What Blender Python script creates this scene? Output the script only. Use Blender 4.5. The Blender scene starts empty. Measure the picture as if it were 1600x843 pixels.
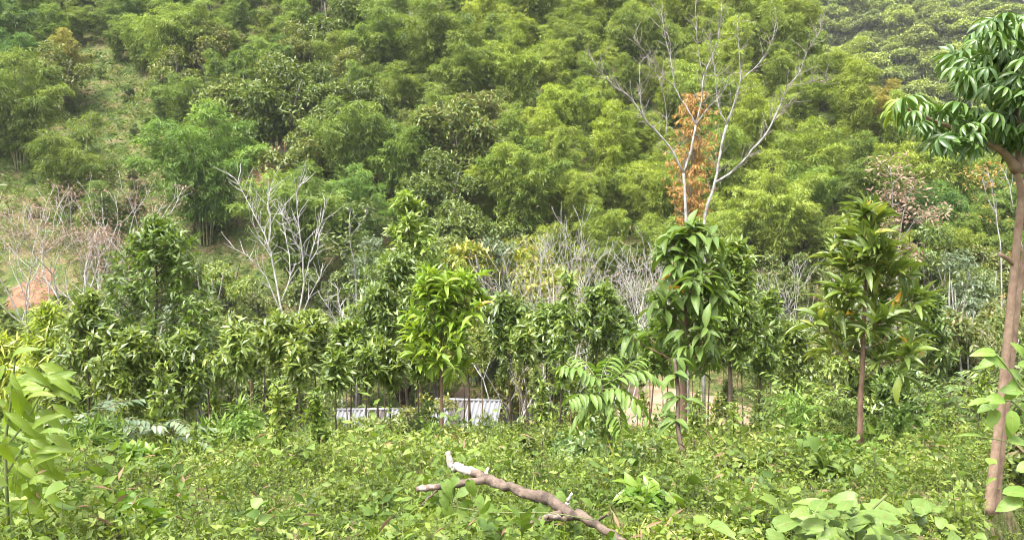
import bpy, math, random
import numpy as np
from mathutils import Matrix, Vector

SC = bpy.context.scene
COL = SC.collection
random.seed(7)
PI = math.pi

# ------------------------------------------------------------------ camera, sky, sun, exposure
FPX, CX, CY, HOR = 1331.0, 800.0, 421.5, 300.0        # photo: 1600 x 843
EYE = 1.7
PITCH = math.atan((CY - HOR) / FPX)
cam_d = bpy.data.cameras.new('camera')
cam = bpy.data.objects.new('camera', cam_d); COL.objects.link(cam)
cam.location = (0, 0, EYE)
cam.rotation_euler = (PI / 2 - PITCH, 0, 0)
cam_d.sensor_width = 36.0
cam_d.lens = 36.0 * FPX / 1600.0
cam_d.clip_start = 0.05
cam_d.clip_end = 6000
SC.camera = cam

SUN_EL, SUN_AZ = math.radians(66), math.radians(225)   # azimuth clockwise from +Y (view direction)
w = bpy.data.worlds.new('World'); SC.world = w; w.use_nodes = True
nt = w.node_tree; nt.nodes.clear()
sky = nt.nodes.new('ShaderNodeTexSky'); sky.sky_type = 'NISHITA'; sky.sun_disc = False
sky.sun_elevation = SUN_EL; sky.sun_rotation = SUN_AZ
sky.dust_density = 6.0; sky.air_density = 1.0; sky.ozone_density = 0.6
bg = nt.nodes.new('ShaderNodeBackground'); bg.inputs['Strength'].default_value = 0.15
wo = nt.nodes.new('ShaderNodeOutputWorld')
hs = nt.nodes.new('ShaderNodeHueSaturation'); hs.inputs['Saturation'].default_value = 0.30   # thin even cloud: a paler sky
nt.links.new(sky.outputs[0], hs.inputs['Color']); nt.links.new(hs.outputs[0], bg.inputs[0]); nt.links.new(bg.outputs[0], wo.inputs[0])
sun_d = bpy.data.lights.new('sun', 'SUN'); sun_d.energy = 1.4; sun_d.angle = math.radians(18)
sun_d.color = (1.0, 0.97, 0.91)
sun = bpy.data.objects.new('sun', sun_d); COL.objects.link(sun)
sdir = Vector((math.sin(SUN_AZ) * math.cos(SUN_EL), math.cos(SUN_AZ) * math.cos(SUN_EL), math.sin(SUN_EL)))
sun.rotation_euler = sdir.to_track_quat('Z', 'Y').to_euler()
sun.location = (0, -20, 60)
SC.view_settings.view_transform = 'Standard'; SC.view_settings.look = 'None'
SC.view_settings.gamma = 1.0; SC.view_settings.exposure = 2.15
SC.render.engine = 'CYCLES'
cy = SC.cycles
cy.max_bounces = 7; cy.diffuse_bounces = 4; cy.glossy_bounces = 2; cy.transmission_bounces = 3; cy.transparent_max_bounces = 4
cy.volume_bounces = 0; cy.filter_width = 1.0; cy.use_denoising = True
cy.caustics_reflective = False; cy.caustics_refractive = False
cy.sample_clamp_indirect = 6.0

# ------------------------------------------------------------------ numpy helpers
UP = np.array([0, 0, 1.0])
def nrm(a):
    return a / np.maximum(np.linalg.norm(a, axis=-1, keepdims=True), 1e-9)
def ss(a, b, x):
    t = np.clip((x - a) / (b - a), 0, 1); return t * t * (3 - 2 * t)
def ray(px, py):
    u = (px - CX) / FPX; v = (CY - py) / FPX
    return np.array([u, math.cos(PITCH) + math.sin(PITCH) * v, -math.sin(PITCH) + math.cos(PITCH) * v])
def at(px, py, y):
    """world point on the sight line of a photo pixel, y metres ahead"""
    d = ray(px, py); return d * (y / d[1]) + np.array([0, 0, EYE])
def project(p):
    x, y, z = p[0], p[1], p[2] - EYE
    dep = y * math.cos(PITCH) - z * math.sin(PITCH)
    up = y * math.sin(PITCH) + z * math.cos(PITCH)
    return CX + FPX * x / dep, CY - FPX * up / dep

_rs = np.random.RandomState(3)
_ph = _rs.uniform(0, 6.28, (24, 2)); _dr = _rs.uniform(0, 6.28, 24)
def wob(x, y, scale, n=8, off=0):
    """cheap smooth noise, about -1..1"""
    r = 0
    for i in range(n):
        k = (i + off) % 24
        f = (0.6 + 0.9 * ((i * 7 + off) % 11) / 11.0) / scale
        r = r + np.sin((x * math.cos(_dr[k]) + y * math.sin(_dr[k])) * f * 6.28 + _ph[k, 0]) * np.cos((y * math.cos(_dr[k]) - x * math.sin(_dr[k])) * f * 3.9 + _ph[k, 1])
    return r / (n ** 0.5) * 1.1

PY = np.array([-30, 0, 3.6, 12, 26, 29, 33, 36, 46, 51, 60, 80, 105, 125, 150, 400, 3000.])
PZ = np.array([1.5, 0.0, 0.0, -2.02, -5.68, -7.2, -9.6, -10.3, -10.4, -9.9, -4.9, 7.0, 22.0, 33.0, 40.0, 52.0, 60.])
def ground(x, y):
    x = np.asarray(x, float); y = np.asarray(y, float)
    base = np.interp(y, PY, PZ)
    near = base + 0.10 * wob(x, y, 6.0, 6, 2) * ss(3, 9, y) + 0.9 * wob(x, y, 38.0, 6, 5) * ss(48, 70, y)
    # spur of the near hill runs down to the right, a side valley lies behind it
    u = x / np.maximum(y, 1.0)
    cap = np.interp(u, [-2, 0.26, 0.33, 0.40, 0.50, 0.60, 0.75, 2], [60, 31, 17, 8.0, 1.5, -1.5, -3.0, -5])
    lim = np.minimum(near, cap)
    drop = np.clip(near - cap, 0, None)
    spur = lim - 0.35 * drop * ss(0, 12, drop)
    far = -26 + 0.52 * (y - 120) + 3.0 * wob(x, y, 90.0, 6, 9)
    farcap = np.interp(u, [-2, 0.3, 0.45, 0.55, 0.62, 2], [110, 104, 92, 74, 60, 50.0]) + 2 * wob(x, y, 60, 5, 3)
    far = np.minimum(far, farcap)
    far = far * ss(105, 140, y) + (-40) * (1 - ss(105, 140, y))
    near2 = np.where(near > cap, np.maximum(spur, -14), near)
    return np.maximum(near2, far)
def gz(x, y):
    return float(ground(x, y))
def spot(px, y):
    """ground point under photo column px, y metres ahead"""
    x = (px - CX) / FPX * y * 1.0
    for _ in range(4):
        z = gz(x, y); dep = y * math.cos(PITCH) - (z - EYE) * math.sin(PITCH); x = (px - CX) / FPX * dep
    return np.array([x, y, gz(x, y)])
def height_to(px, y, top_py):
    """height of a thing whose top shows at top_py"""
    return at(px, top_py, y)[2] - spot(px, y)[2]
def depth_for(px, top_py, h, y0=52, y1=150):
    for y in np.arange(y0, y1, 0.7):
        p = spot(px, y); q = project(p + np.array([0, 0, h]))
        if q[1] <= top_py: return y
    return None

class MB:
    """collects triangles and quads of ONE mesh"""
    def __init__(s): s.V = []; s.T = []; s.Q = []; s.RT = []; s.RQ = []; s.n = 0
    def add(s, V, T=None, Q=None, r=0.5):
        V = np.asarray(V, float).reshape(-1, 3)
        if T is not None and len(T):
            T = np.asarray(T); s.T.append(T + s.n); s.RT.append(np.broadcast_to(r, len(T)) if np.ndim(r) == 0 else np.asarray(r))
        if Q is not None and len(Q):
            Q = np.asarray(Q); s.Q.append(Q + s.n); s.RQ.append(np.broadcast_to(r, len(Q)) if np.ndim(r) == 0 else np.asarray(r))
        s.V.append(V); s.n += len(V)
    def tube(s, P, R, n=6, cap=True, r=0.5):
        P = np.asarray(P, float); R = np.broadcast_to(np.asarray(R, float), len(P)); m = len(P)
        D = nrm(np.gradient(P, axis=0))
        ref = np.array([1.0, 0, 0]) if abs(D[0][0]) < 0.8 else np.array([0, 1.0, 0])
        A = nrm(ref - D * (D @ ref)[:, None]); B = np.cross(D, A)
        th = np.arange(n) * 2 * PI / n
        ring = A[:, None, :] * np.cos(th)[None, :, None] + B[:, None, :] * np.sin(th)[None, :, None]
        V = (P[:, None, :] + ring * R[:, None, None]).reshape(-1, 3)
        i, j = np.meshgrid(np.arange(m - 1), np.arange(n), indexing='ij')
        a = i * n + j; b = i * n + (j + 1) % n
        Q = np.stack([a, b, b + n, a + n], -1).reshape(-1, 4)
        s.add(V, None, Q, r)
        if cap:
            for k, flip in ((0, True), (m - 1, False)):
                c = s.n; s.add(P[k][None], None, None)
                base = c - m * n + k * n if k == 0 else c - n
                if k != 0: base = c - 1 - n                      # first cap's centre lies between
                idx = base + np.arange(n); nx = base + (np.arange(n) + 1) % n
                T = np.stack([nx, idx, np.full(n, c)], -1) if flip else np.stack([idx, nx, np.full(n, c)], -1)
                s.T.append(T); s.RT.append(np.full(n, r))
    def leaves(s, tm, pos, d, up, L, W, r):
        tv, tf = tm
        pos = np.asarray(pos, float); k = len(pos)
        if k == 0: return
        X = nrm(np.asarray(d, float)); up = np.asarray(up, float)
        Y = nrm(np.cross(up, X) + 1e-6); Z = np.cross(X, Y)
        L = np.broadcast_to(L, k)[:, None, None]; W = np.broadcast_to(W, k)[:, None, None]
        V = pos[:, None, :] + tv[None, :, 0:1] * L * X[:, None, :] + tv[None, :, 1:2] * W * Y[:, None, :] + tv[None, :, 2:3] * L * Z[:, None, :]
        T = (tf[None] + (np.arange(k) * len(tv))[:, None, None]).reshape(-1, 3)
        s.add(V.reshape(-1, 3), T, None, np.repeat(np.broadcast_to(r, k), len(tf)))
    def box(s, lo, hi, r=0.5):
        x0, y0, z0 = lo; x1, y1, z1 = hi
        V = [(x0,y0,z0),(x1,y0,z0),(x1,y1,z0),(x0,y1,z0),(x0,y0,z1),(x1,y0,z1),(x1,y1,z1),(x0,y1,z1)]
        s.add(V, None, [(0,3,2,1),(4,5,6,7),(0,1,5,4),(1,2,6,5),(2,3,7,6),(3,0,4,7)], r)
    def mesh(s, name, mat, smooth=False):
        me = bpy.data.meshes.new(name)
        V = np.concatenate(s.V) if s.V else np.zeros((0, 3))
        T = np.concatenate(s.T) if s.T else np.zeros((0, 3), int); Q = np.concatenate(s.Q) if s.Q else np.zeros((0, 4), int)
        loops = np.concatenate([T.ravel(), Q.ravel()]).astype(np.int32)
        tot = np.concatenate([np.full(len(T), 3), np.full(len(Q), 4)]).astype(np.int32)
        st = np.concatenate([[0], np.cumsum(tot)[:-1]]).astype(np.int32) if len(tot) else tot
        me.vertices.add(len(V)); me.vertices.foreach_set('co', V.astype(np.float32).ravel())
        me.loops.add(len(loops)); me.loops.foreach_set('vertex_index', loops)
        me.polygons.add(len(tot)); me.polygons.foreach_set('loop_start', st); me.polygons.foreach_set('loop_total', tot)
        if smooth: me.polygons.foreach_set('use_smooth', np.ones(len(tot), bool))
        at_ = me.attributes.new('rnd', 'FLOAT', 'FACE')
        rr = np.concatenate(s.RT + s.RQ) if (s.RT or s.RQ) else np.zeros(0)
        at_.data.foreach_set('value', rr.astype(np.float32))
        me.update(calc_edges=True)
        me.materials.append(mat)
        return me

# leaf templates: length along X 0..1, width along Y (half-width 0.5), lifted along Z
def T_(v, f): return np.array(v, float), np.array(f, int)
DIA = T_([(0,0,0),(.42,.5,.04),(1,0,-.10),(.42,-.5,.04)], [(0,3,2),(0,2,1)])
BLADE = T_([(0,0,0),(.35,.5,.02),(.35,-.5,.02),(1,0,-.22)], [(0,2,1),(1,2,3)])
LEAF4 = T_([(0,0,0),(.42,.5,.05),(1,0,-.16),(.42,-.5,.05),(.5,0,-.02)], [(0,4,1),(1,4,2),(2,4,3),(3,4,0)])
def lance(segs, prof, fold=.10, droop=.25, cup=0.0):
    v = [(0,0,0)]; n = len(segs)
    for x, wd in zip(segs, prof):
        z = .06 * math.sin(x * PI) - droop * x * x
        v += [(x, wd * .5, z + fold * wd), (x, 0, z), (x, -wd * .5, z + fold * wd)]
    v.append((1, 0, -droop)); tip = len(v) - 1
    f = [(0,2,1),(0,3,2)]
    for i in range(n - 1):
        a = 1 + 3 * i; b = a + 3
        f += [(a,a+1,b+1),(a,b+1,b),(a+1,a+2,b+2),(a+1,b+2,b+1)]
    a = 1 + 3 * (n - 1); f += [(a,a+1,tip),(a+1,a+2,tip)]
    return T_(v, f)
LANCE = lance([.22,.5,.78], [.62,1,.66], .10, .22)
BIG = lance([.1,.25,.45,.65,.82,.93], [.42,.82,1,.9,.6,.3], .09, .28)
OVAL = lance([.08,.25,.5,.72,.88], [.55,.95,1,.78,.42], .07, .14)
HEART = lance([-.08,.08,.3,.55,.8], [.62,.95,1,.78,.36], .06, .16)

# ------------------------------------------------------------------ materials
def new_mat(name):
    m = bpy.data.materials.new(name); m.use_nodes = True
    n = m.node_tree.nodes; n.clear(); return m, n, m.node_tree.links
def leaf_mat(name, c1, c2, c3=None, rough=.42, trans=.30, spec=.5, tcol=(1.25,1.25,.55), mottle=0.0, vein=False):
    m, n, l = new_mat(name)
    a = n.new('ShaderNodeAttribute'); a.attribute_name = 'rnd'
    oi = n.new('ShaderNodeObjectInfo')
    add = n.new('ShaderNodeMath'); add.operation = 'MULTIPLY_ADD'; add.inputs[1].default_value = .45; 
    l.new(oi.outputs['Random'], add.inputs[0]); l.new(a.outputs['Fac'], add.inputs[2])
    sub = n.new('ShaderNodeMath'); sub.operation = 'SUBTRACT'; sub.inputs[1].default_value = .22; l.new(add.outputs[0], sub.inputs[0])
    r = n.new('ShaderNodeValToRGB'); e = r.color_ramp.elements
    e[0].position = .05; e[0].color = (*c1, 1); e[1].position = .8 if c3 else 1.0; e[1].color = (*c2, 1)
    if c3: q = e.new(.97); q.color = (*c3, 1)
    l.new(sub.outputs[0], r.inputs[0])
    mul = n.new('ShaderNodeMix'); mul.data_type = 'RGBA'; mul.blend_type = 'MULTIPLY'; mul.inputs[0].default_value = 1.0
    l.new(r.outputs[0], mul.inputs[6]); l.new(oi.outputs['Color'], mul.inputs[7])
    out_c = mul.outputs[2]
    if mottle:
        tc = n.new('ShaderNodeTexCoord'); nz = n.new('ShaderNodeTexNoise'); nz.inputs['Scale'].default_value = 14; nz.inputs['Detail'].default_value = 3
        l.new(tc.outputs['Object'], nz.inputs['Vector'])
        mr = n.new('ShaderNodeMapRange'); mr.inputs[1].default_value = .3; mr.inputs[2].default_value = .7; mr.inputs[3].default_value = 1 - mottle; mr.inputs[4].default_value = 1 + mottle
        l.new(nz.outputs['Fac'], mr.inputs[0])
        m2 = n.new('ShaderNodeMix'); m2.data_type = 'RGBA'; m2.blend_type = 'MULTIPLY'; m2.inputs[0].default_value = 1.0
        l.new(out_c, m2.inputs[6]); l.new(mr.outputs[0], m2.inputs[7]); out_c = m2.outputs[2]
    p = n.new('ShaderNodeBsdfPrincipled'); p.inputs['Roughness'].default_value = rough; p.inputs['Specular IOR Level'].default_value = spec
    if vein:
        def mth(op, a, b=None, c=None):
            q = n.new('ShaderNodeMath'); q.operation = op
            for i, v in enumerate((a, b, c)):
                if v is None: continue
                if isinstance(v, (int, float)): q.inputs[i].default_value = v
                else: l.new(v, q.inputs[i])
            return q.outputs[0]
        tc2 = n.new('ShaderNodeTexCoord'); sx = n.new('ShaderNodeSeparateXYZ'); l.new(tc2.outputs['Object'], sx.inputs[0])
        ay = mth('ABSOLUTE', sx.outputs['Y']); rib = mth('LESS_THAN', ay, .022)
        side = mth('LESS_THAN', mth('FRACT', mth('MULTIPLY', mth('SUBTRACT', sx.outputs['X'], mth('MULTIPLY', ay, .75)), 9.0)), .13)
        vn = mth('MAXIMUM', rib, mth('MULTIPLY', side, .55))
        nz2 = n.new('ShaderNodeTexNoise'); nz2.inputs['Scale'].default_value = 5.0; nz2.inputs['Detail'].default_value = 4; l.new(tc2.outputs['Object'], nz2.inputs['Vector'])
        vm = n.new('ShaderNodeMix'); vm.data_type = 'RGBA'; vm.blend_type = 'MIX'; l.new(mth('MULTIPLY', vn, .35), vm.inputs[0]); l.new(out_c, vm.inputs[6]); vm.inputs[7].default_value = (.30, .34, .12, 1)
        br = n.new('ShaderNodeMix'); br.data_type = 'RGBA'; br.blend_type = 'MIX'; br.inputs[7].default_value = (.16, .10, .035, 1)
        mr2 = n.new('ShaderNodeMapRange'); mr2.inputs[1].default_value = .66; mr2.inputs[2].default_value = .72; mr2.inputs[4].default_value = .8; l.new(nz2.outputs['Fac'], mr2.inputs[0])
        l.new(mr2.outputs[0], br.inputs[0]); l.new(vm.outputs[2], br.inputs[6]); out_c = br.outputs[2]
        bp = n.new('ShaderNodeBump'); bp.inputs['Strength'].default_value = .35; bp.inputs['Distance'].default_value = .01; l.new(mth('ADD', vn, mth('MULTIPLY', nz2.outputs['Fac'], 1.5)), bp.inputs['Height']); l.new(bp.outputs[0], p.inputs['Normal'])
    l.new(out_c, p.inputs['Base Color'])
    tr = n.new('ShaderNodeBsdfTranslucent')
    tm = n.new('ShaderNodeMix'); tm.data_type = 'RGBA'; tm.blend_type = 'MULTIPLY'; tm.inputs[0].default_value = 1.0; tm.inputs[7].default_value = (*tcol, 1)
    tm.clamp_result = False
    l.new(out_c, tm.inputs[6]); l.new(tm.outputs[2], tr.inputs[0])
    mx = n.new('ShaderNodeMixShader'); mx.inputs[0].default_value = trans
    l.new(p.outputs[0], mx.inputs[1]); l.new(tr.outputs[0], mx.inputs[2])
    o = n.new('ShaderNodeOutputMaterial'); l.new(mx.outputs[0], o.inputs[0])
    return m
def noise_mat(name, c1, c2, scale=8.0, rough=.85, stretch=(1,1,1), bump=.3, lo=.35, hi=.65, c3=None, spec=.3, coord='Object'):
    m, n, l = new_mat(name)
    tc = n.new('ShaderNodeTexCoord'); mp = n.new('ShaderNodeMapping'); mp.inputs['Scale'].default_value = stretch
    nz = n.new('ShaderNodeTexNoise'); nz.inputs['Scale'].default_value = scale; nz.inputs['Detail'].default_value = 6; nz.inputs['Roughness'].default_value = .65
    l.new(tc.outputs[coord], mp.inputs[0]); l.new(mp.outputs[0], nz.inputs['Vector'])
    r = n.new('ShaderNodeValToRGB'); e = r.color_ramp.elements
    e[0].position = lo; e[0].color = (*c1, 1); e[1].position = hi; e[1].color = (*c2, 1)
    if c3: q = e.new(min(hi + .1, .98)); q.color = (*c3, 1)
    l.new(nz.outputs['Fac'], r.inputs[0])
    p = n.new('ShaderNodeBsdfPrincipled'); p.inputs['Roughness'].default_value = rough; p.inputs['Specular IOR Level'].default_value = spec
    l.new(r.outputs[0], p.inputs['Base Color'])
    if bump:
        b = n.new('ShaderNodeBump'); b.inputs['Strength'].default_value = bump; b.inputs['Distance'].default_value = .03
        l.new(nz.outputs['Fac'], b.inputs['Height']); l.new(b.outputs[0], p.inputs['Normal'])
    o = n.new('ShaderNodeOutputMaterial'); l.new(p.outputs[0], o.inputs[0])
    return m

M = {}
M['bamboo'] = leaf_mat('bamboo_leaf', (.098,.150,.036), (.275,.330,.078), rough=.55, trans=.38, spec=.3)
M['culm'] = noise_mat('bamboo_culm', (.10,.12,.04), (.22,.20,.10), 3)
M['broad'] = leaf_mat('broad_leaf', (.066,.102,.024), (.165,.20,.044), (.17,.14,.06), rough=.45, trans=.30)
M['glossy'] = leaf_mat('glossy_leaf', (.085,.132,.026), (.195,.250,.048), (.28,.32,.08), rough=.38, trans=.36, spec=.7)
M['bright'] = leaf_mat('bright_leaf', (.085,.17,.018), (.19,.28,.03), rough=.36, trans=.38, spec=.55)
M['bigleaf'] = leaf_mat('large_leaf', (.065,.115,.022), (.14,.20,.038), rough=.46, trans=.32, spec=.35, mottle=.12)
M['bigleaf_v'] = leaf_mat('veined_large_leaf', (.065,.115,.022), (.14,.20,.038), rough=.45, trans=.32, spec=.4, vein=True)
M['bright_v'] = leaf_mat('veined_bright_leaf', (.085,.17,.018), (.19,.28,.03), rough=.42, trans=.38, spec=.4, vein=True)
M['glossy_v'] = leaf_mat('veined_glossy_leaf', (.060,.10,.020), (.135,.185,.035), (.22,.25,.05), rough=.36, trans=.3, spec=.6, vein=True)
M['weed'] = leaf_mat('weed_leaf', (.056,.094,.014), (.192,.252,.040), (.31,.34,.11), rough=.5, trans=.36, spec=.28)
M['grey_leaf'] = leaf_mat('grey_green_leaf', (.09,.13,.07), (.19,.23,.13), rough=.4, trans=.25)
M['shrub'] = leaf_mat('shrub_leaf', (.07,.11,.025), (.16,.20,.05), (.22,.20,.08), rough=.5, trans=.33)
M['umbrella'] = leaf_mat('umbrella_leaf', (.055,.115,.025), (.115,.19,.04), rough=.33, trans=.25, spec=.6, mottle=.08)
M['rust'] = leaf_mat('rust_leaf', (.36,.18,.05), (.47,.30,.09), (.30,.31,.08), rough=.6, trans=.35)
M['pink'] = leaf_mat('dry_pink_tuft', (.20,.13,.085), (.36,.25,.17), rough=.8, trans=.25, tcol=(1,1,1))
M['yellow'] = leaf_mat('yellow_leaf', (.55,.30,.03), (.62,.36,.05), rough=.45, trans=.35)
M['far'] = leaf_mat('far_leaf', (.095,.14,.036), (.25,.29,.065), rough=.55, trans=.30)
M['bark_dark'] = noise_mat('dark_bark', (.035,.026,.018), (.12,.09,.06), 9, stretch=(1,1,.3))
M['bark_brown'] = noise_mat('brown_bark', (.10,.060,.038), (.24,.15,.10), 12, stretch=(1,1,.35), bump=.4)
M['bark_pink'] = noise_mat('smooth_pinkish_bark', (.15,.095,.065), (.30,.21,.145), 16, stretch=(1,1,.7), bump=.5, c3=(.40,.34,.27), lo=.3, hi=.68)
M['bark_white'] = noise_mat('pale_bark', (.15,.14,.125), (.40,.38,.35), 6, stretch=(1,1,.5), bump=.2)
M['bark_pale'] = noise_mat('whitish_bark', (.22,.205,.185), (.52,.50,.46), 6, stretch=(1,1,.5), bump=.2)
M['twig_dark'] = noise_mat('grey_twig', (.10,.08,.065), (.30,.27,.23), 4, bump=0)
M['dead'] = noise_mat('dead_wood', (.045,.032,.024), (.17,.125,.095), 7, bump=1.0, c3=(.42,.39,.35), lo=.36, hi=.58)
M['dead_pale'] = noise_mat('bleached_wood', (.24,.20,.165), (.56,.52,.46), 8, bump=.6)
M['stem'] = noise_mat('green_stem', (.06,.09,.025), (.15,.16,.06), 5, bump=0)
M['earth'] = noise_mat('orange_earth', (.10,.052,.030), (.21,.118,.070), 1.6, rough=.95, bump=.7)
M['path'] = noise_mat('pale_earth_path', (.17,.115,.070), (.31,.225,.15), 1.2, rough=.95, bump=.5)
M['gravel'] = noise_mat('pale_rubble', (.38,.34,.31), (.62,.58,.54), 5, rough=.9)
def ground_mat():
    m, n, l = new_mat('leaf_littered_ground')
    g = n.new('ShaderNodeNewGeometry')
    n1 = n.new('ShaderNodeTexNoise'); n1.inputs['Scale'].default_value = .55; n1.inputs['Detail'].default_value = 8; n1.inputs['Roughness'].default_value = .7
    n2 = n.new('ShaderNodeTexNoise'); n2.inputs['Scale'].default_value = 6; n2.inputs['Detail'].default_value = 5
    l.new(g.outputs['Position'], n1.inputs['Vector']); l.new(g.outputs['Position'], n2.inputs['Vector'])
    r1 = n.new('ShaderNodeValToRGB'); e = r1.color_ramp.elements
    e[0].position = .36; e[0].color = (.045,.07,.018, 1); e[1].position = .62; e[1].color = (.16,.12,.065, 1)
    q = e.new(.5); q.color = (.085,.105,.03, 1)
    r2 = n.new('ShaderNodeMapRange'); r2.inputs[1].default_value = .3; r2.inputs[2].default_value = .7; r2.inputs[3].default_value = .6; r2.inputs[4].default_value = 1.3
    l.new(n1.outputs['Fac'], r1.inputs[0]); l.new(n2.outputs['Fac'], r2.inputs[0])
    mu = n.new('ShaderNodeMix'); mu.data_type = 'RGBA'; mu.blend_type = 'MULTIPLY'; mu.inputs[0].default_value = 1
    l.new(r1.outputs[0], mu.inputs[6]); l.new(r2.outputs[0], mu.inputs[7])
    p = n.new('ShaderNodeBsdfPrincipled'); p.inputs['Roughness'].default_value = .95; p.inputs['Specular IOR Level'].default_value = .1
    l.new(mu.outputs[2], p.inputs['Base Color'])
    b = n.new('ShaderNodeBump'); b.inputs['Strength'].default_value = .8; b.inputs['Distance'].default_value = .2
    l.new(n2.outputs['Fac'], b.inputs['Height']); l.new(b.outputs[0], p.inputs['Normal'])
    o = n.new('ShaderNodeOutputMaterial'); l.new(p.outputs[0], o.inputs[0]); return m
M['ground'] = ground_mat()

# ------------------------------------------------------------------ objects
def link(name, me, parent=None, color=None, kind=None):
    o = bpy.data.objects.new(name, me); COL.objects.link(o)
    if parent is not None: o.parent = parent
    if color is not None: o.color = (*color, 1)
    if kind: o['kind'] = kind
    return o
def tag(o, label, cat, group=None):
    o['label'] = label; o['category'] = cat
    if group: o['group'] = group
    return o
AUTO = []          # (object, look, image point) whose label is written at the end from what stands round it
def thing(name, loc, rotz=0, scale=1, tilt=(0, 0)):
    o = bpy.data.objects.new(name, None); COL.objects.link(o)
    o.empty_display_size = .2
    o.location = tuple(loc); o.rotation_euler = (tilt[0], tilt[1], rotz); o.scale = (scale,) * 3
    return o
def place(name, parts, loc, rotz=0, scale=1, color=(1, 1, 1), tilt=(0, 0)):
    """parts: list of (part name, mesh); the first build and every copy share mesh data"""
    t = thing(name, loc, rotz, scale, tilt)
    for pn, me in parts:
        link(pn, me, t, color)
    return t
def leaf_objects(parent, mesh_list, pos, d, up, L, W, rng, color=(1, 1, 1), name='leaf', extra=None):
    """each large leaf an object of its own, sharing mesh data (unit leaf meshes)"""
    X = nrm(d); Y = nrm(np.cross(up, X) + 1e-6); Z = np.cross(X, Y)
    for i in range(len(pos)):
        me = mesh_list[rng.randint(len(mesh_list))]; c = color
        if extra is not None and i in extra: me, c = extra[i]
        o = link(name, me, parent, c)
        li, wi = float(L[i]), float(W[i])
        o.matrix_local = Matrix(((X[i,0]*li, Y[i,0]*wi, Z[i,0]*li, pos[i,0]), (X[i,1]*li, Y[i,1]*wi, Z[i,1]*li, pos[i,1]), (X[i,2]*li, Y[i,2]*wi, Z[i,2]*li, pos[i,2]), (0,0,0,1)))
def unit_leaf(name, tm, mat, smooth=True):
    mb = MB(); mb.leaves(tm, np.zeros((1, 3)), np.array([[1., 0, 0]]), np.array([[0, 0, 1.]]), 1, 1, .5)
    return mb.mesh(name, mat, smooth)
def bend_path(p0, d0, L, n, rng, wig=.12, lift=0.0):
    """a wandering path; lift > 0 curves up, < 0 droops"""
    P = [np.array(p0, float)]; d = nrm(np.array(d0, float)[None])[0]
    for i in range(n):
        d = nrm((d + rng.normal(0, wig, 3) + np.array([0, 0, lift / n]))[None])[0]
        P.append(P[-1] + d * L / n)
    return np.array(P)
def radial(A, rng, k):
    """k random directions square to each axis in A"""
    n = len(A); R = rng.normal(0, 1, (n, k, 3)); R -= A[:, None, :] * np.sum(R * A[:, None, :], -1, keepdims=True)
    return nrm(R)
def rosettes(C, A, k, rng, spread=(50, 95), droop=.25, L=.24, W=.08, upj=.35, Lj=.42, along=.5):
    """k leaves round every twig tip: arrays for MB.leaves / leaf_objects"""
    C = np.asarray(C, float); A = nrm(np.asarray(A, float)); n = len(C)
    R = radial(A, rng, k); th = np.radians(rng.uniform(*spread, (n, k, 1)))
    D = A[:, None, :] * np.cos(th) + R * np.sin(th)
    D[..., 2] -= droop * rng.uniform(.3, 1.4, (n, k)); D = nrm(D).reshape(-1, 3)
    P = np.repeat(C, k, 0) + np.repeat(A, k, 0) * (-L * along * rng.uniform(0, 1, (n * k, 1)))
    U = nrm(np.array([0, 0, 1.0]) + rng.normal(0, upj, (n * k, 3)) + .25 * np.repeat(A, k, 0))
    ll = L * rng.uniform(1 - Lj, 1 + Lj, n * k); ww = W * (ll / L) * rng.uniform(.85, 1.15, n * k)
    return P, D, U, ll, ww

# ---- tree builders (return dict of MB / arrays in local space)
def tree_skeleton(rng, H, bare, R, nb, r0, prof, upang=(20, 50), wig=.06, lean=(0, 0), per=5, lift=.25, crook=.02):
    """trunk + branches; returns trunk MB and the twig tips with their directions"""
    mb = MB(); n = 9
    tz = np.linspace(0, 1, n); P = np.stack([lean[0] * tz ** 1.3 * H, lean[1] * tz ** 1.3 * H, tz * H * .97], -1)
    P[1:, :2] += np.cumsum(rng.normal(0, crook * H / n, (n - 1, 2)), 0)
    mb.tube(P, r0 * (1 - .82 * tz) * (1 + .35 * np.exp(-tz * 18)), 7)
    C, A = [], []
    for i in range(nb):
        t = bare + (1 - bare) * (i + rng.uniform(.1, .9)) / nb
        a = i * 2.399 + rng.uniform(-.5, .5)
        L = R * prof((t - bare) / (1 - bare)) * rng.uniform(.75, 1.15)
        e = math.radians(rng.uniform(*upang)) * (.6 + .7 * t)
        p0 = np.array([np.interp(t, tz, P[:, k]) for k in range(3)])
        B = bend_path(p0, (math.cos(a) * math.cos(e), math.sin(a) * math.cos(e), math.sin(e)), max(L, .12), 4, rng, wig, lift)
        mb.tube(B, np.linspace(max(r0 * .28 * (1.1 - t), .006), .004, 5), 4, False)
        m = max(2, int(round(per * (.5 + L / max(R, .01)))))
        for s in np.linspace(.3, 1, m):
            q = np.array([np.interp(s * 4, np.arange(5), B[:, k]) for k in range(3)])
            d = nrm((B[-1] - B[-2])[None])[0]
            if s < .99:
                side = nrm((d + rng.normal(0, .8, 3) + np.array([0, 0, .25]))[None])[0]
                ln = L * .28 * rng.uniform(.5, 1.2)
                q2 = q + side * ln; mb.tube(np.stack([q, q2]), [.005, .003], 3, False)
                C.append(q2); A.append(side)
            else:
                C.append(q); A.append(d)
    C.append(P[-1]); A.append(np.array([0, 0, 1.0]))
    return mb, np.array(C), np.array(A)
CONE = lambda u: (1 - u) ** .75 * .95 + .06
ROUND = lambda u: math.sin(PI * min(max(.12 + .8 * u, 0), 1)) ** .7
TOPPY = lambda u: (.55 + .6 * u) * (1 - u ** 5) + .08
COLUMN = lambda u: (1 - u ** 3) * .9 + .1
EGG = lambda u: min(1, .5 + u / .35) * (1 - u) ** .55 + .05

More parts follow.
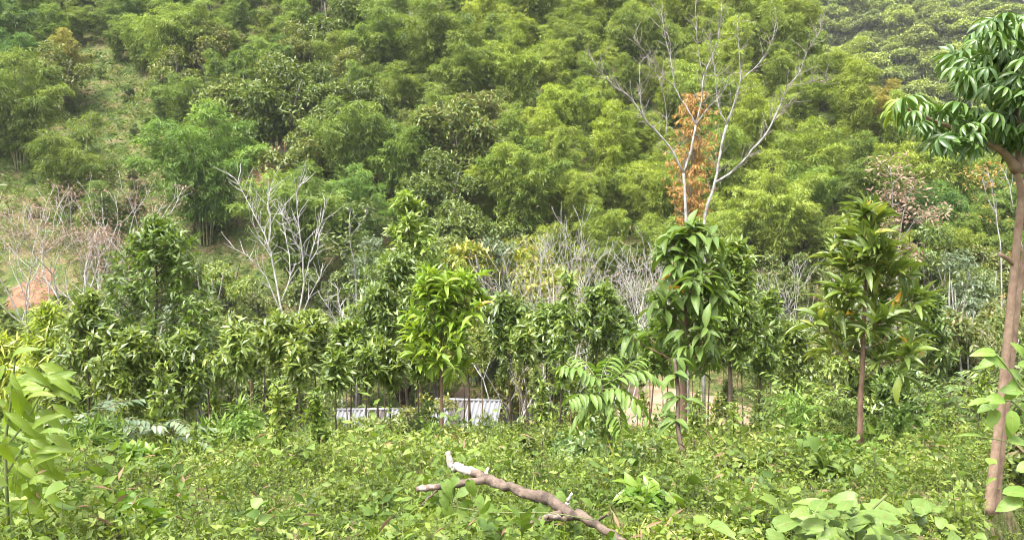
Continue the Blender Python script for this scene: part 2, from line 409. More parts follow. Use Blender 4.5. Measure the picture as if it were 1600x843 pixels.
def crown_tree(seed, H, R, bare=.3, nb=26, L=.16, W=.050, k=7, per=5, prof=CONE, mat='glossy', bark='bark_dark', r0=None, tm=LEAF4,
               droop=.08, spread=(30, 100), upang=(15, 50), lean=(0, 0), lift=.25, dup=1.0):
    rng = np.random.RandomState(seed)
    mb, C, A = tree_skeleton(rng, H, bare, R, int(nb * 1.35), r0 or H * .009, prof, upang, lean=lean, per=per + 2, lift=lift + .25)
    P, D, U, ll, ww = rosettes(C, A, k, rng, spread, droop, L, W, .5, .4, 1.5)
    cr = MB(); cr.leaves(tm, P, D, U, ll, ww, rng.uniform(0, 1, len(P)))
    return [('trunk', mb.mesh('trunk', M[bark], True)), ('crown', cr.mesh('crown', M[mat]))]

def bush(seed, H, R, nstem=7, L=.2, W=.06, nleaf=2600, mat='shrub', bark='twig_dark', tm=DIA, droop=.35, lumps=9, upj=.45):
    """many-stemmed shrub or small round tree: leaf tufts over uneven lumps"""
    rng = np.random.RandomState(seed); mb = MB(); C = []; A = []
    tips = []
    for i in range(nstem):
        a = i * 2.399 + rng.uniform(-.4, .4); rr = R * rng.uniform(.15, .85)
        tip = np.array([math.cos(a) * rr, math.sin(a) * rr, H * rng.uniform(.55, .95) * (1 - .25 * rr / R)])
        d0 = np.array([tip[0] * .3, tip[1] * .3, 1.0])
        mid = np.array([tip[0] * .35, tip[1] * .35, tip[2] * .5]) + rng.normal(0, .08 * R, 3)
        B = np.stack([np.zeros(3), mid * .5 + rng.normal(0, .03 * R, 3), mid, (mid + tip) / 2 + rng.normal(0, .05 * R, 3), tip])
        mb.tube(B, np.linspace(H * .012, H * .003, 5), 5, False); tips.append(tip)
    tips = np.array(tips)
    cen = []
    for i in range(lumps):
        b = tips[rng.randint(len(tips))] * np.array([1, 1, rng.uniform(.45, 1.02)]) + rng.normal(0, .18 * R, 3)
        cen.append((b, R * rng.uniform(.28, .5)))
    per = nleaf // lumps // 6
    for b, rad in cen:
        v = nrm(rng.normal(0, 1, (per, 3)) + np.array([0, 0, .35]))
        q = b + v * rad * (rng.uniform(.25, 1, (per, 1)) ** .5) * np.array([1, 1, .75])
        C.append(q); A.append(nrm(v + np.array([0, 0, .4])))
    C = np.concatenate(C); A = np.concatenate(A); C[:, 2] = np.maximum(C[:, 2], .12)
    P, D, U, ll, ww = rosettes(C, A, 6, rng, (30, 100), droop, L, W, upj)
    cr = MB(); cr.leaves(tm, P, D, U, ll, ww, rng.uniform(0, 1, len(P)))
    return [('stems', mb.mesh('stems', M[bark], True)), ('crown', cr.mesh('crown', M[mat]))]

def bamboo(seed, H, R, nc=16, per=1150, L=.36, W=.062, mat='bamboo'):
    """arching culms of uneven height, each dressed with a tall nodding plume of fine drooping sprays"""
    rng = np.random.RandomState(seed); mb = MB(); C = []; A = []; CR = []
    for i in range(nc):
        a = i * 2.399 + rng.uniform(-.6, .6); lean = R * .80 * math.sqrt((i + .2) / nc) * rng.uniform(.7, 1.15)
        h = H * (1 - .40 * (lean / R) ** 1.4) * rng.uniform(.66, 1.04)
        s = np.linspace(0, 1, 14)
        out = lean * (.10 * s + .90 * s ** 2.2); up = h * (s - .20 * np.clip(s - .72, 0, 1) ** 2 * 8)
        c = np.stack([math.cos(a) * (out + .08 * R), math.sin(a) * (out + .08 * R), up], -1)
        mb.tube(c, np.linspace(.05, .010, 14), 4, False)
        n = int(per / 9); t = 1 - rng.uniform(0, 1, n) ** 1.15 * rng.uniform(.62, .85)
        q = np.stack([np.interp(t, s, c[:, k]) for k in range(3)], -1)
        pr = R * rng.uniform(.24, .36); az = rng.uniform(0, 2 * PI, n); bl = pr * np.clip((1.06 - t) / .30, .22, 1) ** .6 * rng.uniform(.2, 1, n) ** .6 * (.55 + .45 * np.clip(t / .5, 0, 1))
        bl = bl * (1 + .35 * np.sin(t * 23 + i) * np.cos(az * 2 + i))
        d = np.stack([np.cos(az), np.sin(az), rng.uniform(0, .6, n)], -1); q2 = q + d * bl[:, None]; q2[:, 2] -= .30 * bl ** 2 / pr
        d[:, 2] -= .55; C.append(q2); A.append(nrm(d)); CR.append(np.clip(rng.uniform(.15, .85) + rng.normal(0, .22, n), 0, 1))
    C = np.concatenate(C); A = np.concatenate(A); CR = np.concatenate(CR); ok = C[:, 2] > .2; C, A, CR = C[ok], A[ok], CR[ok]
    n = len(C); k = 9
    sp = rng.uniform(-.9, .35, (n, k, 1)); P = C[:, None, :] + A[:, None, :] * sp * .45 + rng.normal(0, .07, (n, k, 3))
    D = nrm(A[:, None, :] * .75 + rng.normal(0, .5, (n, k, 3)) + np.array([0, 0, -.2]))
    U = nrm(np.array([0, 0, 1.0]) + np.repeat(rng.normal(0, .35, (n, 1, 3)), k, 1) + rng.normal(0, .25, (n, k, 3)))
    cr = MB(); r = np.repeat(CR, k) * .8 + .2 * rng.uniform(0, 1, n * k)
    cr.leaves(DIA, P.reshape(-1, 3), D.reshape(-1, 3), U.reshape(-1, 3), L * rng.uniform(.6, 1.3, n * k), W * rng.uniform(.7, 1.4, n * k), r)
    return [('culms', mb.mesh('culms', M['culm'], True)), ('foliage', cr.mesh('foliage', M[mat]))]

def far_tree(seed, H, R, mat='far', n=1300, L=.55, W=.24, lumps=14):
    rng = np.random.RandomState(seed); mb = MB(); C = []; A = []
    mb.tube(bend_path((0, 0, 0), (0, 0, 1), H * .7, 5, rng, .06), np.linspace(.18, .06, 6), 5, False)
    for i in range(lumps):
        a = i * 2.399; rr = R * math.sqrt((i + .3) / lumps) * .75; b = np.array([math.cos(a) * rr, math.sin(a) * rr, H * (.62 + .22 * (1 - (rr / R) ** 2)) + rng.normal(0, .05 * H)])
        rad = R * rng.uniform(.28, .45); m = n // lumps
        mb.tube(np.stack([[0, 0, H * .35], b * np.array([.5, .5, .85]), b]), [.09, .06, .03], 4, False)
        v = nrm(rng.normal(0, 1, (m, 3)) + np.array([0, 0, .5])); C.append(b + v * rad * rng.uniform(.4, 1, (m, 1)) ** .5 * np.array([1, 1, .7])); A.append(v)
        low = m // 4; v = nrm(rng.normal(0, 1, (low, 3))); C.append(b * np.array([1, 1, .55]) + v * rad * .9); A.append(v)
    C = np.concatenate(C); A = np.concatenate(A)
    P, D, U, ll, ww = rosettes(C, A, 6, rng, (40, 100), .25, L, W, .45)
    cr = MB(); cr.leaves(DIA, P, D, U, ll, ww, rng.uniform(0, 1, len(P)))
    return [('trunk', mb.mesh('trunk', M['twig_dark'], True)), ('crown', cr.mesh('crown', M[mat]))]

def grow(mb, tips, p, d, L, r, depth, rng, split=(2, 3), ang=.55, n=4, wig=.10, lift=.25, shrink=.72, rmin=.008, sides=5):
    """recursive bare branching"""
    B = bend_path(p, d, L, n, rng, wig, lift); r1 = max(r * .66, rmin)
    mb.tube(B, np.linspace(r, r1, n + 1), sides if depth > 1 else 3, False)
    dd = nrm((B[-1] - B[-2])[None])[0]
    if depth <= 0: tips.append((B[-1], dd)); return
    k = rng.randint(split[0], split[1] + 1); ph = rng.uniform(0, 6.28)
    ax = radial(dd[None], rng, 1)[0, 0]; ay = np.cross(dd, ax)
    for i in range(k):
        a = ph + i * 2 * PI / k + rng.uniform(-.4, .4); s = ang * rng.uniform(.6, 1.2)
        nd = dd * math.cos(s) + (ax * math.cos(a) + ay * math.sin(a)) * math.sin(s)
        grow(mb, tips, B[-1], nd, L * shrink * rng.uniform(.75, 1.15), r1 * rng.uniform(.75, .95), depth - 1, rng, split, ang, n, wig, lift, shrink, rmin, sides)
    for q in range(1, n):                                  # side twigs
        if rng.uniform() < .35 and depth >= 1:
            s = nrm((dd + rng.normal(0, .7, 3))[None])[0]
            Q = bend_path(B[q], s, L * .5 * rng.uniform(.5, 1), 3, rng, wig, lift); mb.tube(Q, np.linspace(r1 * .45, rmin, 4), 3, False); tips.append((Q[-1], s))

def tufts(tips, rng, k=10, L=.25, W=.05, spread=.25, tm=DIA, keep=1.0, droop=.1):
    C = np.array([t[0] for t in tips]); A = np.array([t[1] for t in tips]); m = rng.uniform(0, 1, len(C)) < keep; C, A = C[m], A[m]
    n = len(C); P = C[:, None, :] + rng.normal(0, spread, (n, k, 3)) * np.array([1, 1, .45]); D = rng.normal(0, 1, (n, k, 3)); D[..., 2] = D[..., 2] * .5 - droop
    U = nrm(np.array([0, 0, 1.0]) + rng.normal(0, .5, (n, k, 3)))
    cr = MB(); cr.leaves(tm, P.reshape(-1, 3), nrm(D).reshape(-1, 3), U.reshape(-1, 3), L * rng.uniform(.6, 1.3, n * k), W, rng.uniform(0, 1, n * k))
    return cr

# ================================================================== THE SETTING
def build_ground():
    ys = np.concatenate([np.arange(-30, 0, 2.0), np.arange(0, 30, .4), np.arange(30, 60, .7), np.arange(60, 140, 1.3), np.arange(140, 420, 6), np.array([450, 500, 600, 800, 1200, 2000, 3000.])])
    us = np.linspace(-1.25, 1.25, 170)
    Y, U = np.meshgrid(ys, us, indexing='ij'); X = U * (np.abs(Y) + 22)
    Z = ground(X, Y); n, m = X.shape
    i, j = np.meshgrid(np.arange(n - 1), np.arange(m - 1), indexing='ij'); a = i * m + j
    mb = MB(); mb.add(np.stack([X, Y, Z], -1).reshape(-1, 3), None, np.stack([a, a + 1, a + m + 1, a + m], -1).reshape(-1, 4))
    o = link('ground', mb.mesh('ground', M['ground'], True)); o['kind'] = 'structure'
build_ground()

def patch(name, mat, px0, px1, y0, y1, seed, lift=.02, hump=0.0):
    """an irregular sheet of bare earth lying on the ground"""
    rng = np.random.RandomState(seed); n = 28; rings = 6
    a0 = spot(px0, (y0 + y1) / 2); a1 = spot(px1, (y0 + y1) / 2); cx, cyy = (a0[0] + a1[0]) / 2, (y0 + y1) / 2; rx, ry = (a1[0] - a0[0]) / 2, (y1 - y0) / 2
    th = np.arange(n) * 2 * PI / n; rad = 1 + .18 * np.sin(3 * th + seed) + .12 * np.sin(5 * th + 2 * seed) + rng.normal(0, .06, n)
    V = [(cx, cyy, gz(cx, cyy) + lift + hump)]; Q = []; T = []
    for r in range(1, rings + 1):
        f = r / rings
        for k in range(n):
            x = cx + math.cos(th[k]) * rx * rad[k] * f; y = cyy + math.sin(th[k]) * ry * rad[k] * f
            V.append((x, y, gz(x, y) + (lift + (hump * (1 - f * f) + rng.normal(0, .04 * hump)) if f < 1 else -.05)))
    for k in range(n): T.append((0, 1 + k, 1 + (k + 1) % n))
    for r in range(rings - 1):
        b = 1 + r * n
        for k in range(n): Q.append((b + k, b + n + k, b + n + (k + 1) % n, b + (k + 1) % n))
    mb = MB(); mb.add(V, T, Q); o = link(name, mb.mesh(name, M[mat], True)); o['kind'] = 'structure'
    return o
patch('dirt_path', 'path', 690, 880, 41.5, 50.5, 1, .06)
patch('dirt_path', 'path', 950, 1190, 42.0, 50.5, 2, .06)
patch('earth_bank', 'earth', 16, 86, 57.0, 61.5, 3, .05, hump=.3)
patch('earth_bank', 'earth', 1200, 1300, 44.0, 50.0, 4, hump=1.6)
patch('earth_bank', 'earth', 395, 440, 72.0, 78.0, 5, hump=.5)

# ---- ground cover nobody could count
def weeds(name, n, ylo, yhi, seed, hgt, L, W, mat, kleaf=7, tm=DIA, stems=True, power=1.0, mask=None, lim=.80, color=None, hmul=None, updir=(-.3, 1.1), upj=.65):
    rng = np.random.RandomState(seed)
    y = ylo + (yhi - ylo) * rng.uniform(0, 1, n) ** power; x = rng.uniform(-lim, lim, n) * (y + 1.5)
    if mask is not None:
        ok = mask(x, y, rng); x, y = x[ok], y[ok]
    n = len(x); z = ground(x, y)
    clump = np.clip(.72 + .6 * wob(x, y, 2.4, 7, 1) + .6 * wob(x, y, .7, 6, 4), .12, 2.3)
    h = hgt * clump * rng.uniform(.55, 1.25, n) * (hmul(x, y) if hmul is not None else 1)
    top = np.stack([x, y, z], -1) + np.stack([rng.normal(0, .22, n) * h, rng.normal(0, .22, n) * h, h], -1)
    bot = np.stack([x, y, z - .03], -1)
    mb = MB()
    t = np.linspace(.22, 1, kleaf)[None, :, None]
    P = bot[:, None, :] * (1 - t) + top[:, None, :] * t
    az = rng.uniform(0, 6.28, (n, 1)) + np.arange(kleaf)[None] * 2.3
    D = np.stack([np.cos(az), np.sin(az), rng.uniform(*updir, (n, kleaf))], -1)
    U = nrm(UP + rng.normal(0, upj, (n, kleaf, 3)))
    r = np.clip(np.repeat(rng.uniform(0, .9, n) + .28 * wob(x, y, 1.7, 7, 8), kleaf) * .65 + .38 * rng.uniform(0, 1, n * kleaf), 0, 1.1)
    sc = np.repeat(np.sqrt(clump) * rng.uniform(.65, 1.35, n), kleaf) * rng.uniform(.7, 1.2, n * kleaf)
    mb.leaves(tm, P.reshape(-1, 3), D.reshape(-1, 3), U.reshape(-1, 3), L * sc, W * sc, r)
    o = link(name, mb.mesh(name, M[mat]), None, color, 'stuff')
    if stems:
        sm = MB(); wv = (.002 + .0005 * np.clip(y, 0, 14)[:, None]) * np.array([[1.0, 0, 0]])
        V = np.stack([bot - wv, bot + wv, top], 1).reshape(-1, 3); sm.add(V, np.arange(3 * n).reshape(-1, 3))
        link('weed_stalks', sm.mesh('weed_stalks', M['stem']), o)
    return o
def keep_clear(x, y, rng):
    # thinner round the trunk foot of the twin-stemmed tree
    d = np.hypot(x - 3.70, y - 6.5); k = rng.uniform(0, 1, len(x)) < ss(.15, .6, d)
    hole = wob(x, y, 1.3, 7, 6) < -.55                      # thin patches where litter and soil show
    return k & ~(hole & (rng.uniform(0, 1, len(x)) < .7))
def pressed(x, y):
    """the fallen branch has pressed the weeds down along its length and on the side of the slope below it"""
    a, b = np.array([-.62, 5.25]), np.array([.58, 4.2]); ab = b - a; t = np.clip(((x - a[0]) * ab[0] + (y - a[1]) * ab[1]) / (ab @ ab), 0, 1)
    e = np.hypot(x - a[0] - t * ab[0], y - a[1] - t * ab[1]); return .38 + .62 * ss(.3, 1.0, e)
def lower_far(x, y):
    return 1 - .62 * ss(13, 22, y)
o = weeds('leafy_weeds', 26000, 2.4, 8.5, 11, .17, .042, .020, 'weed', 7, DIA, mask=keep_clear, hmul=pressed)
tag(o, 'low tangle of light green weeds in front of the fallen branch', 'weeds')
o = weeds('leafy_weeds', 50000, 7.5, 28, 12, .22, .066, .028, 'weed', 7, DIA, power=.9, hmul=lower_far, mask=keep_clear)
tag(o, 'wide carpet of yellow-green weeds across the clearing', 'weeds')
o = weeds('tall_weeds', 2000, 3.2, 24, 16, .42, .080, .034, 'weed', 12, DIA, hmul=lambda x, y: lower_far(x, y) * pressed(x, y), color=(.85, .95, .9))
tag(o, 'scattered taller leafy weed stalks standing above the carpet of weeds', 'weeds')
o = weeds('vine_leaves', 900, 3.2, 12.0, 13, .26, .075, .065, 'bigleaf', 4, HEART, color=(1.15, 1.15, 1.0), hmul=pressed)
tag(o, 'scattered heart-shaped vine leaves among the near weeds', 'vine')
o = weeds('grass_blades', 3000, 2.6, 22, 17, .14, .15, .008, 'weed', 5, BLADE, stems=False, updir=(.6, 2.4), upj=.8, color=(1.15, 1.05, .8), hmul=pressed)
tag(o, 'thin arching grass blades scattered through the weeds', 'grass')
o = weeds('dry_stalks', 900, 3.0, 20, 18, .34, .09, .016, 'pink', 4, DIA, color=(.8, .75, .6), hmul=pressed)
tag(o, 'dry brown stalks and withered leaves among the weeds', 'weeds')
def off_path(x, y, rng):
    p = CX + FPX * x / y; return ~((y > 40) & (y < 51) & (((p > 690) & (p < 885)) | ((p > 950) & (p < 1320))))
o = weeds('undergrowth', 9000, 27, 60, 14, .8, .26, .10, 'shrub', 6, DIA, stems=False, mask=off_path, hmul=lambda x, y: .25 + .75 * ss(36, 42, y))
tag(o, 'low undergrowth in the hollow behind the planted trees', 'undergrowth')
def hillmask(x, y, rng):
    p, q = CX + FPX * x / y, 0; cut = (p > 0) & (p < 100) & (y > 55) & (y < 63); bare = (p > 40) & (p < 250) & (y > 70) & (y < 94)
    return ~(bare & (rng.uniform(0, 1, len(x)) < .05)) & ~cut
def slope_only(x, y, rng):
    p = CX + FPX * x / y; return (p > -60) & (p < 300) & ~((p > 0) & (p < 100) & (y > 55) & (y < 63))
o = weeds('slope_grass', 20000, 55, 96, 19, .55, .55, .09, 'weed', 5, BLADE, stems=False, mask=slope_only, updir=(.2, 1.6), color=(.8, .88, .65))
tag(o, 'rough olive grass and low herbs on the bare slope at the left', 'grass')
o = weeds('undergrowth', 13000, 58, 130, 15, 1.3, .45, .16, 'shrub', 6, DIA, stems=False, mask=hillmask, color=(.6, .68, .62))  # scrub colour darkened to paint in the shaded gaps between clumps
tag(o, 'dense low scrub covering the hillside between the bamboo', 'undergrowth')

# ================================================================== HILLSIDE: bamboo clumps and trees
BAM = [bamboo(100 + i, H, R, nc) for i, (H, R, nc) in enumerate([(10, 4.0, 18), (9, 3.3, 13), (11, 4.4, 20), (8, 3.6, 14), (10.5, 3.0, 12), (9.5, 4.4, 19)])]
HT = [10, 9, 11, 8, 10.5, 9.5]
BROAD = [bush(140 + i, 8.0, 3.2, 8, .30, .11, 12000, 'broad', lumps=16) for i in range(3)]
FAR = [far_tree(160 + i, 9, 4.0) for i in range(4)]
rngp = np.random.RandomState(21)
taken = []
def free(p, r):
    return all((p[0] - a) ** 2 + (p[1] - b) ** 2 > (r + s) ** 2 * .19 for a, b, s in taken)
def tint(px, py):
    """uneven sun put into leaf colour: yellower middle and right, deeper and bluer left"""
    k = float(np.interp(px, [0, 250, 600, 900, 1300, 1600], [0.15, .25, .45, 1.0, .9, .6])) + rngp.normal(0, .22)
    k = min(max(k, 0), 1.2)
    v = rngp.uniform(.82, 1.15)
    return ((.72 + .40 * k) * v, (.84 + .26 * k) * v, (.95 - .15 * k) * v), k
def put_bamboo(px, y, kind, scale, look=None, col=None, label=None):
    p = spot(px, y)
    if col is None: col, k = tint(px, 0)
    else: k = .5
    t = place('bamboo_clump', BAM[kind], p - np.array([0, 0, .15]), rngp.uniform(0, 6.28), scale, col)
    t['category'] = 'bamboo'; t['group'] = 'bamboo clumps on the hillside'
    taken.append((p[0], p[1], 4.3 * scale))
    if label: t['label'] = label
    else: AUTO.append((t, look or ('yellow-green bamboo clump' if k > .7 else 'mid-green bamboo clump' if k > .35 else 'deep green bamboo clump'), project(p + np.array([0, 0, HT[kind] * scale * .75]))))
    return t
# the clumps one can pick out, by the photo column and the row of their top
for px, top, kind, sc, col, lab in [
    (322, 128, 5, 1.32, (1.0, 1.18, 1.05), 'large blue-green bamboo clump standing alone beside the bare slope'),
    (22, 25, 0, .85, (.72, .95, 1.05), 'bluish bamboo clump at the upper left edge of the hillside'),
    (12, 108, 3, .80, (.72, .95, 1.0), 'bluish bamboo clump at the left edge beside the bare slope'),
    (628, 160, 1, .95, (.95, 1.05, .85), 'fresh green domed bamboo clump above the drooping plume behind the bare white tree'),
    (545, 232, 5, .85, (.85, 1.05, .95), 'soft drooping bamboo plume directly above the small forked bare tree'),
    (640, 270, 3, .75, (.85, 1.05, .9), 'low drooping bamboo plume behind the tall dark evergreen sapling'),
    (805, 15, 2, .95, (1.1, 1.12, .8), 'yellow-green bamboo clump at the top edge, middle of the hill'),
    (885, 100, 0, .9, (1.12, 1.15, .75), 'yellow-green bamboo clump with a bushy rounded head'),
    (955, 130, 4, 1.0, (1.15, 1.15, .7), 'bright lime bamboo clump to the left of the forked bare tree'),
    (985, 225, 3, .9, (1.1, 1.12, .75), 'low lime bamboo clump beside the base of the forked bare tree'),
    (865, 235, 1, .75, (1.1, 1.1, .75), 'small bright clump between the dark gully and the lime bamboo'),
    (1265, 165, 5, .9, (1.1, 1.12, .78), 'yellow-green bamboo clump right of the forked bare tree'),
    (1255, 225, 0, .8, (1.0, 1.1, .82), 'mid-height bamboo clump right of the rust-red sapling'),
    (1180, 95, 2, .9, (1.15, 1.12, .75), 'bright bamboo clump behind the upper twigs of the forked tree'),
    (1375, 105, 1, .8, (1.35, .95, 1.0), 'dry brownish bamboo clump on the spur left of the umbrella-leaved tree'),
    (105, 25, 4, .85, (1.2, .92, 1.0), 'brownish bamboo clump at the top left above the bare slope'),
    (1465, 262, 5, .75, (.72, .95, .95), 'dusky bluish bamboo clump below the umbrella-leaved tree'),
]:
    y = depth_for(px, top, HT[kind] * sc)
    if y: put_bamboo(px, y, kind, sc, None, col, lab)
def put_broad(px, y, kind, scale, look, col):
    p = spot(px, y); t = place('broadleaf_tree', BROAD[kind], p - np.array([0, 0, .1]), rngp.uniform(0, 6.28), scale, col)
    t['category'] = 'tree'; t['group'] = 'broadleaf trees among the bamboo'; taken.append((p[0], p[1], 3.4 * scale))
    AUTO.append((t, look, project(p + np.array([0, 0, 6 * scale]))))
for px, top in [(470, 30), (500, 80), (440, 70), (520, 150), (480, 200), (560, 110), (330, 30), (270, 60), (380, 100), (690, 230), (730, 300), (90, 60), (740, 130)]:
    y = depth_for(px, top, 7.6)
    if y: put_broad(px, y, rngp.randint(3), 1.0, 'dark broadleaf tree', (1.1, 1.12, .9))
def in_bare(p):
    q = CX + FPX * p[0] / p[1]
    return (q < 262 and 67 < p[1] < 93 and q > 45) or (q < 110 and 55 < p[1] < 72)
tries = 0
while tries < 3600:
    tries += 1
    y = rngp.uniform(58, 128); px = rngp.uniform(-60, 1660); p = spot(px, y)
    sc = rngp.choice([.6, .75, .9, 1.0, 1.2]) * rngp.uniform(.9, 1.1) * (1.0 if px < 1250 else .8)
    if in_bare(p) or not free(p, 4.3 * sc) or (175 < px < 455 and y < 74): continue
    if np.interp(p[0] / p[1], [-2, .26, .33, .40, .50, .60, .75], [60, 31, 17, 8.0, 1.5, -1.5, -3.0]) + .5 < np.interp(p[1], PY, PZ): continue
    if px < 780 and rngp.uniform() < .22: put_broad(px, y, rngp.randint(3), sc * 1.05, 'dark broadleaf tree', (1.1, 1.12, .9))
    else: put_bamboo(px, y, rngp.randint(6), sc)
# far slope behind the spur
farpos = []; tries = 0
while tries < 9000 and len(farpos) < 290:
    tries += 1
    y = rngp.uniform(112, 350); px = rngp.uniform(1120, 1720); p = spot(px, y)
    if any((p[0] - a) ** 2 + (p[1] - b) ** 2 < 24 for a, b in farpos): continue
    q = project(p + np.array([0, 0, 8]))
    if q[1] < -40: continue
    farpos.append((p[0], p[1]))
    k = rngp.uniform(.7, 1.25)
    t = place('distant_tree', FAR[rngp.randint(4)], p - np.array([0, 0, .2]), rngp.uniform(0, 6.28), rngp.uniform(.8, 1.3), (k * 1.1, k * 1.08, k * .85))
    tag(t, 'hazy rounded tree on the far slope behind the bamboo spur', 'tree', 'trees on the far slope')

# ================================================================== THE SHEDS IN THE HOLLOW
def metal_mat(name, c1, c2):
    m = noise_mat(name, c1, c2, 2.5, rough=.5, stretch=(1, .15, 1), bump=.05, spec=.5)
    p = [x for x in m.node_tree.nodes if x.type == 'BSDF_PRINCIPLED'][0]; p.inputs['Metallic'].default_value = .25
    return m
M['zinc'] = metal_mat('zinc_sheet', (.12, .12, .122), (.24, .24, .245))
M['zinc_old'] = metal_mat('weathered_zinc_sheet', (.045, .036, .030), (.12, .105, .095))
M['redwood'] = noise_mat('reddish_timber', (.10, .030, .020), (.22, .07, .04), 6, stretch=(1, 1, .2))
def corrugated(wd, ln, pitch=.19, amp=.04):
    mb = MB(); n = int(wd / pitch * 6) + 1; x = np.linspace(0, wd, n); z = amp * np.sin(x / pitch * 2 * PI)
    V = []; Q = []
    for yy in (0, ln * .5, ln): V += [(a, yy, b) for a, b in zip(x, z)]
    m = len(V)
    V += [(a, b, c - .004) for a, b, c in V]
    for r in (0, 1):
        for i in range(n - 1): a = r * n + i; Q += [(a, a + 1, a + n + 1, a + n), (m + a + n, m + a + n + 1, m + a + 1, m + a)]
    mb.add(V, None, Q); return mb
def shed(px, y, width, run, eave_z, ridge_z, nsheet, mats, label, rot=0.0):
    p = spot(px, y); t = thing('shed', (p[0], p[1], p[2]), rot)
    ez, rz = eave_z - p[2], ridge_z - p[2]; sl = math.atan2(rz - ez, run); ln = math.hypot(run, rz - ez); sw = width / nsheet
    mes = [corrugated(sw + .06, ln).mesh('roof_sheet', M[k], True) for k in mats]
    for i in range(nsheet):
        for side in (0, 1):
            s = link('roof_sheet', mes[(i + side) % len(mes)], t)
            s.location = (-width / 2 + i * sw + (sw + .06 if side else 0), run * 2 if side else 0, ez + (.012 if i % 2 else 0)); s.rotation_euler = (sl, 0, PI if side else 0)
    post = MB(); post.box((-.05, -.05, 0), (.05, .05, ez + .02)); pm = post.mesh('post', M['redwood'])
    for x in (-width / 2 + .2, 0, width / 2 - .2):
        for yy in (.25, run * 2 - .25): q = link('post', pm, t); q.location = (x, yy, 0)
    bd = MB(); bd.box((-width / 2 + .1, -.02, 0), (width / 2 - .1, .02, .16)); bm_ = bd.mesh('wall_board', M['redwood'])
    for k in range(int((ez - .2) / .19)):
        q = link('wall_board', bm_, t); q.location = (0, .22, .1 + k * .19)
    rc = MB(); rc.tube([(-width / 2 - .05, run, rz + .02), (width / 2 + .05, run, rz + .02)], [.07, .07], 6); link('ridge_cap', rc.mesh('ridge_cap', M[mats[0]], True), t)
    return tag(t, label, 'shed', 'sheds in the hollow')
shed(718, 33.0, 2.7, 2.2, -7.85, -7.02, 4, ['zinc', 'zinc_old', 'zinc'], 'low shed with bright corrugated zinc roof and reddish posts beside the rubble heap', -.12)
shed(585, 33.4, 3.5, 2.1, -8.1, -7.5, 5, ['zinc', 'zinc', 'zinc_old'], 'low corrugated zinc roofed shed mostly hidden behind thin sapling trunks', .05)
def heap(px, y, rx, h, n, seed):
    rng = np.random.RandomState(seed); p = spot(px, y); t = thing('rubble_heap', p)
    core = MB(); th = np.arange(16) * 2 * PI / 16
    V = [(0, 0, h * .9)] + [(math.cos(a) * rx * f, math.sin(a) * rx * f, h * .9 * (1 - f ** 1.6) - .02) for f in (.35, .7, 1) for a in th]
    T = [(0, 1 + k, 1 + (k + 1) % 16) for k in range(16)]; Q = [(1 + r * 16 + k, 17 + r * 16 + k, 17 + r * 16 + (k + 1) % 16, 1 + r * 16 + (k + 1) % 16) for r in (0, 1) for k in range(16)]
    core.add(V, T, Q); link('heap_core', core.mesh('heap_core', M['gravel'], True), t)
    st = MB(); ico = np.array([(0,0,1),(.9,0,.2),(.2,.85,.3),(-.8,.4,.2),(-.6,-.7,.25),(.4,-.85,.2),(0,0,-.8)], float); f = np.array([(0,1,2),(0,2,3),(0,3,4),(0,4,5),(0,5,1),(6,2,1),(6,3,2),(6,4,3),(6,5,4),(6,1,5)])
    for i in range(n):
        a = rng.uniform(0, 6.28); q = rng.uniform(0, 1) ** .5; s = rng.uniform(.05, .13)
        R = np.array(Matrix.Rotation(rng.uniform(0, 6), 3, Vector(rng.normal(0, 1, 3))))
        st.add(ico @ R.T * s * rng.uniform(.7, 1.3, 3) + np.array([math.cos(a) * rx * q, math.sin(a) * rx * q, h * .9 * (1 - q ** 1.6)]), f)
    o = link('stones', st.mesh('stones', M['gravel']), t, None, 'stuff')
    return tag(t, 'pale grey rubble heap at the end of the shed roof', 'rubble')
heap(757, 44, 1.25, 1.5, 700, 5)

